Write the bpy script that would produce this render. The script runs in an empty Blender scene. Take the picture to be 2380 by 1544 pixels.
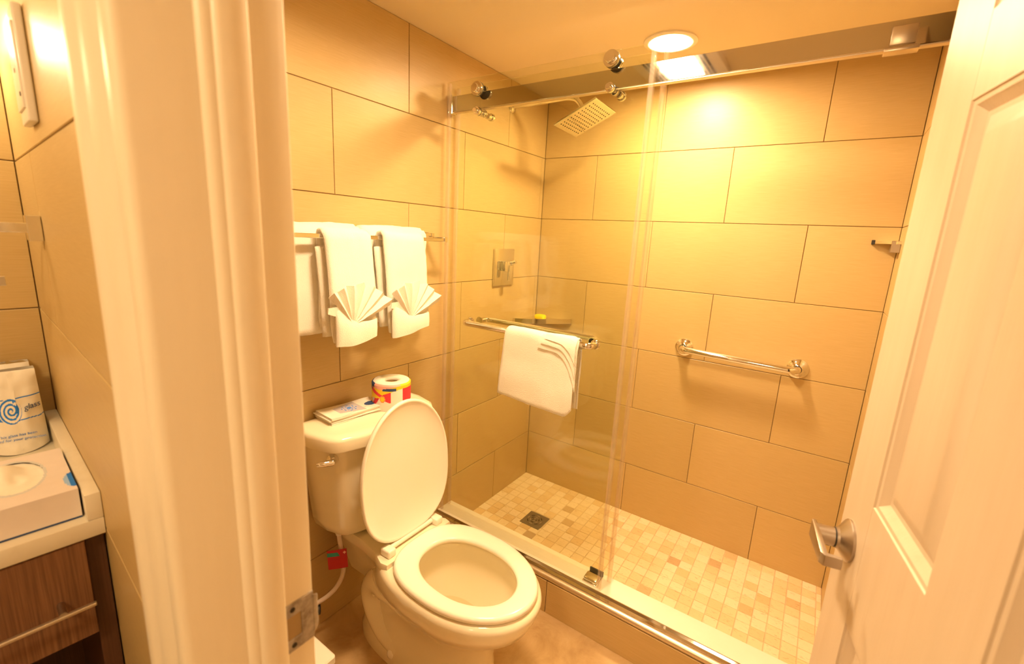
import bpy, bmesh, math, random
from mathutils import Vector, Matrix, noise
random.seed(7)
SC = bpy.context.scene
COL = SC.collection
R = math.radians
PI = math.pi

# ------------------------------------------------------------------ camera, world, exposure
cd = bpy.data.cameras.new('camera')
cam = bpy.data.objects.new('camera', cd)
COL.objects.link(cam)
SC.camera = cam
F_PX = 1045.79
yaw, pit, rol = -0.5936, -0.2089, 0.0512
cd.sensor_fit = 'HORIZONTAL'
cd.sensor_width = 36.0
cd.lens = F_PX / 2380.0 * 36.0
cd.clip_start = 0.02
fw = Vector((math.sin(yaw)*math.cos(pit), math.cos(yaw)*math.cos(pit), math.sin(pit)))
rt = Vector((math.cos(yaw), -math.sin(yaw), 0))
up = rt.cross(fw)
r2 = math.cos(rol)*rt + math.sin(rol)*up
u2 = -math.sin(rol)*rt + math.cos(rol)*up
CAM = Vector((1.2849, -2.1314, 1.3867))
cam.matrix_world = Matrix(((r2.x, u2.x, -fw.x, CAM.x), (r2.y, u2.y, -fw.y, CAM.y), (r2.z, u2.z, -fw.z, CAM.z), (0, 0, 0, 1)))
cd.dof.use_dof = True
cd.dof.focus_distance = 1.7
cd.dof.aperture_fstop = 4.0

w = bpy.data.worlds.new('world'); SC.world = w
w.use_nodes = True
w.node_tree.nodes['Background'].inputs[0].default_value = (0.9, 0.6, 0.3, 1)
w.node_tree.nodes['Background'].inputs[1].default_value = 0.02

SC.view_settings.view_transform = 'Standard'
SC.view_settings.look = 'None'
SC.view_settings.gamma = 1.0
SC.view_settings.use_curve_mapping = False
SC.view_settings.exposure = 0.45
try:
    SC.cycles.max_bounces = 14
    SC.cycles.diffuse_bounces = 6
    SC.cycles.glossy_bounces = 6
    SC.cycles.transparent_max_bounces = 24
    SC.cycles.sample_clamp_indirect = 6.0
except Exception:
    pass
# lamp strengths (the lenses and globes themselves give the light)
WARM = (1.0, 0.70, 0.40)
L_DOWN, L_FAN, L_GLOBE, L_HALL_FILL = 430.0, 172.0, 42.0, 58.0

# ------------------------------------------------------------------ materials
MATS = {}
def mat(name, col, rough=0.5, metal=0.0, coat=0.0, spec=None, emit=None, estr=0.0):
    m = bpy.data.materials.new(name); m.use_nodes = True
    b = m.node_tree.nodes['Principled BSDF']
    b.inputs['Base Color'].default_value = (*col, 1)
    b.inputs['Roughness'].default_value = rough
    b.inputs['Metallic'].default_value = metal
    b.inputs['Coat Weight'].default_value = coat
    if coat: b.inputs['Coat Roughness'].default_value = 0.06
    if spec is not None: b.inputs['Specular IOR Level'].default_value = spec
    if emit:
        b.inputs['Emission Color'].default_value = (*emit, 1)
        b.inputs['Emission Strength'].default_value = estr
    MATS[name] = m
    return m
def nd(m, typ, **kw):
    n = m.node_tree.nodes.new(typ)
    for k, v in kw.items(): setattr(n, k, v)
    return n
def lk(m, a, b): m.node_tree.links.new(a, b)
def bsdf(m): return m.node_tree.nodes['Principled BSDF']
def coords(m, scale=(1, 1, 1), which='Object', world=False):
    mp = nd(m, 'ShaderNodeMapping'); mp.inputs['Scale'].default_value = scale
    if world:
        g = nd(m, 'ShaderNodeNewGeometry'); lk(m, g.outputs['Position'], mp.inputs['Vector'])
    else:
        t = nd(m, 'ShaderNodeTexCoord'); lk(m, t.outputs[which], mp.inputs['Vector'])
    return mp.outputs['Vector']
def noise_col(m, vec, scale, stops, detail=4.0, rough=0.55, target='Base Color', distortion=0.0):
    n = nd(m, 'ShaderNodeTexNoise'); n.inputs['Scale'].default_value = scale
    n.inputs['Detail'].default_value = detail; n.inputs['Roughness'].default_value = rough
    n.inputs['Distortion'].default_value = distortion
    lk(m, vec, n.inputs['Vector'])
    r = nd(m, 'ShaderNodeValToRGB')
    els = r.color_ramp.elements
    els[0].position, els[0].color = stops[0][0], (*stops[0][1], 1)
    els[1].position, els[1].color = stops[-1][0], (*stops[-1][1], 1)
    for p, c in stops[1:-1]:
        e = els.new(p); e.color = (*c, 1)
    lk(m, n.outputs['Fac'], r.inputs['Fac'])
    if target: lk(m, r.outputs['Color'], bsdf(m).inputs[target])
    return r.outputs['Color'], n.outputs['Fac']
def bump(m, vec, scale, strength, dist=0.002, detail=3.0):
    n = nd(m, 'ShaderNodeTexNoise'); n.inputs['Scale'].default_value = scale; n.inputs['Detail'].default_value = detail
    lk(m, vec, n.inputs['Vector'])
    b = nd(m, 'ShaderNodeBump'); b.inputs['Strength'].default_value = strength; b.inputs['Distance'].default_value = dist
    lk(m, n.outputs['Fac'], b.inputs['Height'])
    lk(m, b.outputs['Normal'], bsdf(m).inputs['Normal'])
    return b

# wall tile: beige porcelain with a fine horizontal linen grain, each tile a shade of its own
m = mat('wall_tile', (0.56, 0.42, 0.19), 0.37, spec=0.42)
v = coords(m, (5, 5, 160))
c1, f1 = noise_col(m, v, 3.0, [(0.3, (0.535, 0.385, 0.165)), (0.7, (0.59, 0.435, 0.20))], 3)
oi = nd(m, 'ShaderNodeObjectInfo')
mr = nd(m, 'ShaderNodeMapRange'); mr.inputs['To Min'].default_value = 0.95; mr.inputs['To Max'].default_value = 1.05
lk(m, oi.outputs['Random'], mr.inputs['Value'])
hs = nd(m, 'ShaderNodeHueSaturation'); lk(m, c1, hs.inputs['Color']); lk(m, mr.outputs['Result'], hs.inputs['Value'])
lk(m, hs.outputs['Color'], bsdf(m).inputs['Base Color'])
bump(m, coords(m, (4, 4, 220)), 3.0, 0.12, 0.0008)
m = mat('grout', (0.30, 0.21, 0.10), 0.9)
bump(m, coords(m, world=True), 400, 0.3, 0.001)
# travertine mosaic
m = mat('mosaic_stone', (0.7, 0.5, 0.3), 0.42)
oi = nd(m, 'ShaderNodeObjectInfo')
rp = nd(m, 'ShaderNodeValToRGB')
cols = [(0.0, (0.86, 0.72, 0.49)), (0.40, (0.84, 0.69, 0.44)), (0.60, (0.80, 0.63, 0.37)), (0.85, (0.77, 0.58, 0.32)), (0.96, (0.72, 0.52, 0.27)), (1.0, (0.48, 0.34, 0.18))]
els = rp.color_ramp.elements
els[0].position, els[0].color = cols[0][0], (*cols[0][1], 1)
els[1].position, els[1].color = cols[-1][0], (*cols[-1][1], 1)
for p, c in cols[1:-1]:
    e = els.new(p); e.color = (*c, 1)
gi = nd(m, 'ShaderNodeNewGeometry')
ad = nd(m, 'ShaderNodeMath', operation='ADD'); fr_ = nd(m, 'ShaderNodeMath', operation='FRACT')
lk(m, oi.outputs['Random'], ad.inputs[0]); lk(m, gi.outputs['Random Per Island'], ad.inputs[1]); lk(m, ad.outputs[0], fr_.inputs[0])
lk(m, fr_.outputs[0], rp.inputs['Fac'])
vv = coords(m, (22, 60, 22), world=True)
c2, f2 = noise_col(m, vv, 1.6, [(0.32, (0.66, 0.54, 0.42)), (0.44, (1, 1, 1)), (1.0, (1.0, 1.0, 1.0))], 6, 0.65, target=None, distortion=1.2)
mx = nd(m, 'ShaderNodeMix', data_type='RGBA', blend_type='MULTIPLY'); mx.inputs['Factor'].default_value = 0.7
lk(m, rp.outputs['Color'], mx.inputs['A']); lk(m, c2, mx.inputs['B'])
lk(m, mx.outputs['Result'], bsdf(m).inputs['Base Color'])
bump(m, vv, 2.0, 0.25, 0.001)
m = mat('mosaic_grout', (0.66, 0.50, 0.31), 0.9)
bump(m, coords(m, world=True), 500, 0.3, 0.001)
# bathroom floor: brown travertine
m = mat('floor_stone', (0.5, 0.33, 0.15), 0.45)
noise_col(m, coords(m, world=True), 7.0, [(0.25, (0.40, 0.25, 0.10)), (0.5, (0.56, 0.38, 0.18)), (0.75, (0.66, 0.48, 0.25))], 8, 0.65, distortion=0.6)
bump(m, coords(m, world=True), 40, 0.1, 0.001)
m = mat('hall_floor', (0.35, 0.24, 0.14), 0.6)
noise_col(m, coords(m, world=True), 60, [(0.3, (0.30, 0.2, 0.11)), (0.7, (0.40, 0.28, 0.17))], 4)
m = mat('ceiling_paint', (0.80, 0.70, 0.50), 0.7)
bump(m, coords(m, world=True), 60, 0.08, 0.001)
m = mat('hall_paint', (0.74, 0.62, 0.42), 0.7)
bump(m, coords(m, world=True), 60, 0.08, 0.001)
# door and casing paint with brush strokes
m = mat('trim_paint', (0.80, 0.71, 0.56), 0.34, spec=0.5)
noise_col(m, coords(m, (9, 9, 1.2), world=True), 4.0, [(0.3, (0.82, 0.73, 0.56)), (0.7, (0.86, 0.77, 0.60))], 5)
bump(m, coords(m, (60, 60, 2.2), world=True), 3.0, 0.10, 0.002)
m = mat('door_paint', (0.60, 0.50, 0.38), 0.42, spec=0.4)
noise_col(m, coords(m, (9, 9, 1.2), world=True), 4.0, [(0.3, (0.585, 0.485, 0.36)), (0.7, (0.62, 0.52, 0.395))], 5)
bump(m, coords(m, (60, 60, 2.2), world=True), 3.0, 0.10, 0.002)
m = mat('ceramic', (0.86, 0.80, 0.68), 0.12, coat=0.6)
noise_col(m, coords(m, world=True), 5, [(0.3, (0.86, 0.79, 0.60)), (0.7, (0.88, 0.815, 0.63))], 2)
m = mat('seat_plastic', (0.90, 0.84, 0.72), 0.2, coat=0.3)
noise_col(m, coords(m, world=True), 5, [(0.3, (0.92, 0.88, 0.77)), (0.7, (0.94, 0.90, 0.80))], 2)
m = mat('chrome', (0.82, 0.80, 0.76), 0.06, metal=1.0)
noise_col(m, coords(m, world=True), 25, [(0.3, (0.05, 0.05, 0.05)), (0.7, (0.09, 0.09, 0.09))], 3, target='Roughness')
m = mat('rail_chrome', (0.66, 0.62, 0.56), 0.05, metal=1.0)
noise_col(m, coords(m, world=True), 14, [(0.3, (0.03, 0.03, 0.03)), (0.7, (0.08, 0.08, 0.08))], 3, target='Roughness')
m = mat('nickel', (0.50, 0.44, 0.38), 0.34, metal=1.0)
bump(m, coords(m, (3, 3, 200), world=True), 4, 0.08, 0.0005)
m = mat('satin_metal', (0.70, 0.60, 0.46), 0.32, metal=0.85)
bump(m, coords(m, (2, 80, 80), world=True), 4, 0.1, 0.0005)
m = mat('worn_steel', (0.40, 0.37, 0.34), 0.45, metal=0.9)
noise_col(m, coords(m, world=True), 70, [(0.3, (0.24, 0.21, 0.18)), (0.55, (0.46, 0.43, 0.40)), (0.75, (0.62, 0.57, 0.50))], 6, 0.65)
m = mat('drain_steel', (0.34, 0.32, 0.28), 0.4, metal=0.9)
bump(m, coords(m, world=True), 120, 0.1, 0.0005)
m = mat('dark', (0.025, 0.02, 0.015), 0.8)
noise_col(m, coords(m, world=True), 30, [(0.3, (0.02, 0.016, 0.012)), (0.7, (0.03, 0.024, 0.018))], 2)
m = mat('rubber', (0.03, 0.028, 0.025), 0.5)
noise_col(m, coords(m, world=True), 30, [(0.3, (0.025, 0.022, 0.02)), (0.7, (0.035, 0.032, 0.03))], 2)
m = mat('cap_marble', (0.88, 0.82, 0.70), 0.22)
noise_col(m, coords(m, world=True), 6, [(0.3, (0.86, 0.79, 0.66)), (0.6, (0.90, 0.84, 0.72))], 6, 0.6)
m = mat('counter_marble', (0.80, 0.74, 0.60), 0.25)
noise_col(m, coords(m, world=True), 14, [(0.25, (0.72, 0.65, 0.50)), (0.45, (0.80, 0.74, 0.60)), (0.8, (0.83, 0.78, 0.65))], 8, 0.65, distortion=0.5)
def terry(name, c):
    m = mat(name, c, 0.95, spec=0.1)
    bsdf(m).inputs['Sheen Weight'].default_value = 0.3
    vv = coords(m, world=True)
    noise_col(m, vv, 900, [(0.3, tuple(x*0.93 for x in c)), (0.7, c)], 2)
    bump(m, vv, 420, 0.5, 0.003, 4)
terry('terry', (0.90, 0.87, 0.78))
terry('terry_thin', (0.88, 0.84, 0.74))
m = mat('white_plastic', (0.84, 0.80, 0.72), 0.3)
noise_col(m, coords(m, world=True), 12, [(0.3, (0.83, 0.79, 0.71)), (0.7, (0.86, 0.82, 0.74))], 2)
def paper(name, c, rough=0.75):
    m = mat(name, c, rough)
    vv = coords(m, world=True)
    noise_col(m, vv, 40, [(0.3, tuple(x*0.96 for x in c)), (0.7, c)], 3)
    bump(m, vv, 70, 0.15, 0.002)
for n_, c_ in (('paper_white', (0.84, 0.80, 0.71)), ('paper_tan', (0.70, 0.58, 0.38)), ('print_blue', (0.015, 0.20, 0.75)), ('print_navy', (0.03, 0.07, 0.20)),
               ('print_lilac', (0.50, 0.46, 0.50)), ('print_pale_blue', (0.36, 0.58, 0.98)), ('print_grey_blue', (0.66, 0.67, 0.68)),
               ('print_red', (0.72, 0.04, 0.06)), ('print_orange', (0.85, 0.30, 0.08)), ('print_yellow', (0.86, 0.62, 0.02)), ('print_lime', (0.66, 0.64, 0.03)),
               ('print_pink', (0.84, 0.42, 0.36)), ('tag_red', (0.48, 0.02, 0.02)), ('tag_teal', (0.04, 0.32, 0.28)), ('cardboard', (0.40, 0.28, 0.14)),
               ('box_pink', (0.80, 0.72, 0.68)), ('soap_yellow', (0.90, 0.68, 0.01))):
    paper(n_, c_)
m = mat('tissue', (0.88, 0.84, 0.74), 0.9)
noise_col(m, coords(m, world=True), 60, [(0.3, (0.86, 0.82, 0.72)), (0.7, (0.9, 0.86, 0.76))], 3)
# walnut laminate, vertical grain
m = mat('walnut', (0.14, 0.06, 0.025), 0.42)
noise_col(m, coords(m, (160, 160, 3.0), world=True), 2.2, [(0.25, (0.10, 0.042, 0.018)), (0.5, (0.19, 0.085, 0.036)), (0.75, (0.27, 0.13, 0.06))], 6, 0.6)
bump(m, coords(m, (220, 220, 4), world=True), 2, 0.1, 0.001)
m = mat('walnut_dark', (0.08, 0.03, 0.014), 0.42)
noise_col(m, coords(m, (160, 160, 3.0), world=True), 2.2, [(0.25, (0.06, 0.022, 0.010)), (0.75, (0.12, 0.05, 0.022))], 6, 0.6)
m = mat('hose_braid', (0.74, 0.62, 0.54), 0.4)
wv = nd(m, 'ShaderNodeTexWave'); wv.inputs['Scale'].default_value = 260
lk(m, coords(m, world=True), wv.inputs['Vector'])
bb = nd(m, 'ShaderNodeBump'); bb.inputs['Strength'].default_value = 0.4; bb.inputs['Distance'].default_value = 0.001
lk(m, wv.outputs['Fac'], bb.inputs['Height']); lk(m, bb.outputs['Normal'], bsdf(m).inputs['Normal'])
m = mat('lens', (1, 1, 1), 0.4, emit=WARM, estr=L_DOWN)
m = mat('fan_lens', (1, 1, 1), 0.4, emit=WARM, estr=L_FAN)
m = mat('globe_glass', (1, 1, 1), 0.4, emit=(1.0, 0.74, 0.42), estr=L_GLOBE)
m = mat('hall_fill_lens', (1, 1, 1), 0.4, emit=(1.0, 0.74, 0.43), estr=L_HALL_FILL)
# clear glass pane: the pane lets light through, tinted, and mirrors by Fresnel
def glass(name, tint, ior, base=0.0):
    m = bpy.data.materials.new(name); m.use_nodes = True
    nt = m.node_tree; nt.nodes.clear()
    out = nt.nodes.new('ShaderNodeOutputMaterial')
    tr = nt.nodes.new('ShaderNodeBsdfTransparent'); tr.inputs[0].default_value = (*tint, 1)
    gl = nt.nodes.new('ShaderNodeBsdfGlossy'); gl.inputs['Roughness'].default_value = 0.02
    gl.inputs['Color'].default_value = (0.9, 0.9, 0.9, 1)
    mx = nt.nodes.new('ShaderNodeMixShader')
    # Schlick mirror share, the same for both faces of the thin pane
    ge = nt.nodes.new('ShaderNodeNewGeometry')
    dt = nt.nodes.new('ShaderNodeVectorMath'); dt.operation = 'DOT_PRODUCT'
    nt.links.new(ge.outputs['Incoming'], dt.inputs[0]); nt.links.new(ge.outputs['Normal'], dt.inputs[1])
    prev = dt.outputs['Value']
    f0 = ((ior-1)/(ior+1))**2
    for op, v1, rev in (('ABSOLUTE', None, False), ('SUBTRACT', 1.0, True), ('POWER', 5.0, False), ('MULTIPLY', 1-f0, False), ('ADD', f0+base, False)):
        n = nt.nodes.new('ShaderNodeMath'); n.operation = op
        nt.links.new(prev, n.inputs[1 if rev else 0])
        if v1 is not None: n.inputs[0 if rev else 1].default_value = v1
        prev = n.outputs[0]
    nt.links.new(prev, mx.inputs[0])
    nt.links.new(tr.outputs[0], mx.inputs[1]); nt.links.new(gl.outputs[0], mx.inputs[2]); nt.links.new(mx.outputs[0], out.inputs[0])
    MATS[name] = m
    return m
glass('pane_glass', (0.955, 0.965, 0.905), 1.42)
glass('water', (0.96, 0.96, 0.93), 1.33)
# translucent vinyl seal
m = bpy.data.materials.new('vinyl'); m.use_nodes = True; MATS['vinyl'] = m
nt = m.node_tree; p = nt.nodes['Principled BSDF']
p.inputs['Base Color'].default_value = (0.86, 0.76, 0.68, 1); p.inputs['Roughness'].default_value = 0.25
tr = nt.nodes.new('ShaderNodeBsdfTransparent'); tr.inputs[0].default_value = (0.985, 0.955, 0.93, 1)
mx = nt.nodes.new('ShaderNodeMixShader'); mx.inputs[0].default_value = 0.15
nt.links.new(tr.outputs[0], mx.inputs[1]); nt.links.new(p.outputs[0], mx.inputs[2]); nt.links.new(mx.outputs[0], nt.nodes['Material Output'].inputs[0])

# ------------------------------------------------------------------ object helpers
WM = {}                      # world matrices of parents
def props(o, label=None, cat=None, group=None, kind=None):
    if label: o['label'] = label
    if cat: o['category'] = cat
    if group: o['group'] = group
    if kind: o['kind'] = kind
    return o
def thing(name, loc, label, cat, group=None, rz=0.0, kind=None):
    o = bpy.data.objects.new(name, None); COL.objects.link(o)
    o.empty_display_size = 0.05
    o.location = loc; o.rotation_euler = (0, 0, rz)
    WM[o.name] = Matrix.Translation(Vector(loc)) @ Matrix.Rotation(rz, 4, 'Z')
    return props(o, label, cat, group, kind)
def part(name, bm, material, parent=None, M=None, smooth=40, label=None, kind=None):
    """bm in world coordinates (or in the frame M); becomes ONE mesh object, child of parent"""
    if M is not None: bm.transform(M)
    pm = WM[parent.name] if parent is not None else Matrix.Identity(4)
    bm.transform(pm.inverted())
    bmesh.ops.recalc_face_normals(bm, faces=bm.faces)
    me = bpy.data.meshes.new(name); bm.to_mesh(me); bm.free()
    ms = material if isinstance(material, (list, tuple)) else [material]
    for x in ms: me.materials.append(MATS[x])
    if smooth:
        me.shade_smooth(); me.set_sharp_from_angle(angle=R(smooth))
    o = bpy.data.objects.new(name, me); COL.objects.link(o)
    if parent is not None: o.parent = parent
    WM[o.name] = pm.copy()
    return props(o, label, None, None, kind)
def solo(name, bm, material, label, cat, group=None, M=None, smooth=40, kind=None):
    """a thing that is one mesh, its origin at the base of its bounding box"""
    if M is not None: bm.transform(M)
    xs = [v.co for v in bm.verts]
    lo = Vector([min(c[i] for c in xs) for i in range(3)]); hi = Vector([max(c[i] for c in xs) for i in range(3)])
    c = Vector(((lo.x+hi.x)/2, (lo.y+hi.y)/2, lo.z))
    bm.transform(Matrix.Translation(-c))
    o = part(name, bm, material, None, None, smooth)
    o.location = c; WM[o.name] = Matrix.Translation(c)
    return props(o, label, cat, group, kind)
def BM(): return bmesh.new()
def merge(bm, tmp):
    me = bpy.data.meshes.new('t'); tmp.to_mesh(me); tmp.free(); bm.from_mesh(me); bpy.data.meshes.remove(me)
def box(bm, x0, x1, y0, y1, z0, z1, bev=0.0, seg=2, mi=0):
    t = bmesh.new()
    vs = [t.verts.new((x, y, z)) for x in (x0, x1) for y in (y0, y1) for z in (z0, z1)]
    for f in ((0, 1, 3, 2), (4, 6, 7, 5), (0, 4, 5, 1), (2, 3, 7, 6), (0, 2, 6, 4), (1, 5, 7, 3)): t.faces.new([vs[i] for i in f])
    if bev: bmesh.ops.bevel(t, geom=t.edges[:], offset=bev, segments=seg, affect='EDGES', profile=0.5)
    for f in t.faces: f.material_index = mi
    bmesh.ops.recalc_face_normals(t, faces=t.faces)
    merge(bm, t); return bm
def loft(bm, rings, cap0=True, cap1=True, closed=True, loop=False, mi=0):
    vs = [[bm.verts.new(p) for p in r] for r in rings]
    n = len(vs[0]); k = len(vs)
    for a in range(k if loop else k-1):
        A, B = vs[a], vs[(a+1) % k]
        for i in range(n if closed else n-1):
            j = (i+1) % n
            f = bm.faces.new((A[i], A[j], B[j], B[i])); f.material_index = mi
    if not loop:
        if cap0: bm.faces.new(vs[0][::-1]).material_index = mi
        if cap1: bm.faces.new(vs[-1]).material_index = mi
    return bm
def tube(bm, pts, r, seg=14, mi=0, cap=True):
    pts = [Vector(p) for p in pts]
    rr = r if isinstance(r, (list, tuple)) else [r]*len(pts)
    rings = []
    n0 = None
    for i, p in enumerate(pts):
        d = (pts[min(i+1, len(pts)-1)] - pts[max(i-1, 0)]).normalized()
        if n0 is None:
            a = Vector((0, 0, 1)) if abs(d.z) < 0.9 else Vector((1, 0, 0))
            n0 = d.cross(a).normalized()
        n0 = (n0 - d*n0.dot(d)).normalized()
        b = d.cross(n0)
        rings.append([p + (n0*math.cos(2*PI*k/seg) + b*math.sin(2*PI*k/seg))*rr[i] for k in range(seg)])
    return loft(bm, rings, cap, cap, mi=mi)
def lathe(bm, prof, origin, axis, seg=28, mi=0):
    """prof = [(distance along axis, radius)...]"""
    o = Vector(origin); d = Vector(axis).normalized()
    a = Vector((0, 0, 1)) if abs(d.z) < 0.9 else Vector((1, 0, 0))
    u = d.cross(a).normalized(); v_ = d.cross(u)
    rings = [[o + d*h + (u*math.cos(2*PI*k/seg) + v_*math.sin(2*PI*k/seg))*max(r, 1e-4) for k in range(seg)] for h, r in prof]
    return loft(bm, rings, True, True, mi=mi)
def prism(bm, poly, z0, z1, mi=0):
    return loft(bm, [[(x, y, z0) for x, y in poly], [(x, y, z1) for x, y in poly]], mi=mi)
def bend(pts, r, n=6):
    """round the inner corners of a polyline"""
    pts = [Vector(p) for p in pts]; out = [pts[0]]
    for a, b, c in zip(pts, pts[1:], pts[2:]):
        d1, d2 = (a-b).normalized(), (c-b).normalized()
        p1, p2 = b+d1*r, b+d2*r
        for k in range(n+1):
            t = k/n; out.append((1-t)**2*p1 + 2*t*(1-t)*b + t*t*p2)
    out.append(pts[-1]); return out
def paint_grid(bm, pos, nu, nv, col):
    """grid of faces, each given the material index col(u, v)"""
    vs = [[bm.verts.new(pos(i/nu, j/nv)) for j in range(nv+1)] for i in range(nu+1)]
    for i in range(nu):
        for j in range(nv):
            f = bm.faces.new((vs[i][j], vs[i+1][j], vs[i+1][j+1], vs[i][j+1])); f.material_index = col((i+.5)/nu, (j+.5)/nv)
    return vs
def text_bm(body, size, M, shear=0.0, extrude=0.0002, align='CENTER'):
    c = bpy.data.curves.new('txt', 'FONT'); c.body = body; c.size = size; c.shear = shear; c.extrude = extrude
    c.align_x = align; c.align_y = 'CENTER'; c.resolution_u = 3
    o = bpy.data.objects.new('txt', c); COL.objects.link(o)
    bpy.context.view_layer.update()
    dg = bpy.context.evaluated_depsgraph_get()
    me = bpy.data.meshes.new_from_object(o.evaluated_get(dg))
    b = bmesh.new(); b.from_mesh(me); b.transform(M)
    bpy.data.objects.remove(o); bpy.data.curves.remove(c); bpy.data.meshes.remove(me)
    return b

# ------------------------------------------------------------------ room numbers (metres; z = 0 on the shower floor)
ZF, ZC = -0.01, 2.077
TH, TL, J = 0.3048, 0.6096, 0.0024
ZJ = [ZC] + [1.7918 - k*TH for k in range(6)] + [ZF]        # joint heights from the ceiling down
XR, YW = 1.491, -1.861
NO, NA = Vector((0.5, -1.965, 0)), R(-5)
MN = Matrix.Translation(NO) @ Matrix.Rotation(NA, 4, 'Z')     # vanity nook frame: x along its side wall, -y towards the room
MN_tiles = MN

TCACHE = {}
def tile_mesh(w_, h_, axis, t=0.008):
    k = (round(w_, 3), round(h_, 3), axis)
    if k not in TCACHE:
        bm = BM()
        if axis == 'x': box(bm, -t/2, t/2, -w_/2, w_/2, -h_/2, h_/2, 0.0010, 1)
        elif axis == 'y': box(bm, -w_/2, w_/2, -t/2, t/2, -h_/2, h_/2, 0.0010, 1)
        me = bpy.data.meshes.new('tile'); bm.to_mesh(me); bm.free()
        me.materials.append(MATS['wall_tile']); TCACHE[k] = me
    return TCACHE[k]
def tile_wall(parent, axis, face, sgn, a0, a1, rows, M=None, t=0.008):
    """rows: list of (ztop, zbottom, [joint positions along the wall])"""
    for zt, zb, js in rows:
        cuts = sorted([a0] + [j for j in js if a0+0.012 < j < a1-0.012] + [a1])
        for p, q in zip(cuts, cuts[1:]):
            w_, h_ = q-p-J, zt-zb-J
            o = bpy.data.objects.new('tile', tile_mesh(w_, h_, axis, t)); COL.objects.link(o)
            jit = random.uniform(-0.0004, 0.0004)
            c = face - sgn*(t/2) + jit
            o.location = (c, (p+q)/2, (zt+zb)/2) if axis == 'x' else ((p+q)/2, c, (zt+zb)/2)
            o.parent = parent
def rows_of(js_even, js_odd):
    return [(ZJ[k], ZJ[k+1], js_odd if k % 2 == 0 else js_even) for k in range(7)]

# wall_left: the towel wall, from the shower corner out to the doorway wall
bm = BM(); box(bm, -0.11, -0.0035, YW-0.01, 0.11, ZF-0.1, ZC+0.05)
wl = part('wall_left', bm, 'grout', smooth=0); props(wl, 'beige tiled wall behind the toilet and the towel bar', 'wall', kind='structure')
tile_wall(wl, 'x', 0.0, 1, YW, 0.0, rows_of([-.639-TL*k for k in range(-1, 3)], [-.334-TL*k for k in range(-1, 4)]))
# wall_back: long shower wall with the grab bar
bm = BM(); box(bm, -0.0035, XR+0.11, 0.0035, 0.11, ZF-0.1, ZC+0.05)
wb = part('wall_back', bm, 'grout', smooth=0); props(wb, 'long beige tiled shower wall carrying the grab bar', 'wall', kind='structure')
tile_wall(wb, 'y', 0.0, -1, 0.0, XR, rows_of([.2948+TL*k for k in range(4)], [.5996+TL*k for k in range(-1, 3)]))
# wall_right: short end wall of the shower, the bathroom wall behind the open door goes on from it
bm = BM(); box(bm, XR+0.0035, XR+0.11, -0.86, 0.0, ZF-0.1, ZC+0.05); box(bm, 1.545, XR+0.11, YW, -0.86, ZF-0.1, ZC+0.05)
wr = part('wall_right', bm, 'grout', smooth=0); props(wr, 'narrow strip of tiled end wall of the shower beside the open door', 'wall', kind='structure')
tile_wall(wr, 'x', XR, -1, -0.86, 0.0, rows_of([-.30-TL*k for k in range(3)], [-.60-TL*k for k in range(3)]))
# wall_front: wall with the doorway; its room side is plain paint, its nook side tile
def npt(x, y): p = MN @ Vector((x, y, 0)); return (p.x, p.y)
bm = BM()
prism(bm, [npt(-0.70, 0.0035), npt(0.262, 0.0035), (0.765, YW), (-0.11, YW)], ZF-0.1, ZC+0.05)
box(bm, 0.765, 1.545, -1.975, YW, 2.06, ZC+0.05)
box(bm, 1.545, 2.3, -1.985, YW, ZF-0.1, ZC+0.05)
wf = part('wall_front', bm, 'grout', smooth=0); props(wf, 'tiled wall between the vanity nook and the bathroom door frame', 'wall', kind='structure')
WM[wf.name] = Matrix.Identity(4)
nt_rows = [(ZC, 1.7918, [.12]), (1.7918, 1.487, [.12]), (1.487, 1.1822, [-.35, .26]), (1.1822, .8774, [.12]), (.8774, .5726, [-.35]), (.5726, .2678, [.12]), (.2678, ZF, [-.35])]
for zt, zb, js in nt_rows:
    cuts = sorted([-0.6215] + [j for j in js if -0.61 < j < 0.2] + [0.262])
    for p, q in zip(cuts, cuts[1:]):
        o = bpy.data.objects.new('tile', tile_mesh(q-p-J, zt-zb-J, 'y')); COL.objects.link(o)
        o.matrix_world = MN @ Matrix.Translation(((p+q)/2, 0.004, (zt+zb)/2)); o.parent = wf
# wall_vanity: back wall of the nook
bm = BM(); box(bm, -0.74, -0.6250, -1.6, 0.02, ZF-0.1, ZC+0.05)
wv_ = part('wall_vanity', bm, 'grout', M=MN, smooth=0); props(wv_, 'tiled back wall of the vanity nook behind the paper bags', 'wall', kind='structure')
for k, (zt, zb, js) in enumerate(nt_rows):
    cuts = [-1.5, -1.22 + 0.3*(k % 2), -0.61 + 0.3*(k % 2), 0.0]
    for p, q in zip(cuts, cuts[1:]):
        o = bpy.data.objects.new('tile', tile_mesh(q-p-J, zt-zb-J, 'x')); COL.objects.link(o)
        o.matrix_world = MN @ Matrix.Translation((-0.6255, (p+q)/2, (zt+zb)/2)); o.parent = wv_
# hall behind the camera
bm = BM(); box(bm, 2.2, 2.3, -3.4, -1.985, ZF-0.1, ZC+0.05)
props(part('wall_hall', bm, 'hall_paint', smooth=0), 'plain painted hall wall to the right of the camera', 'wall', kind='structure')
bm = BM(); box(bm, -0.6, 2.3, -3.5, -3.4, ZF-0.1, ZC+0.05)
props(part('wall_rear', bm, 'hall_paint', smooth=0), 'plain painted hall wall behind the camera', 'wall', kind='structure')
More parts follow.
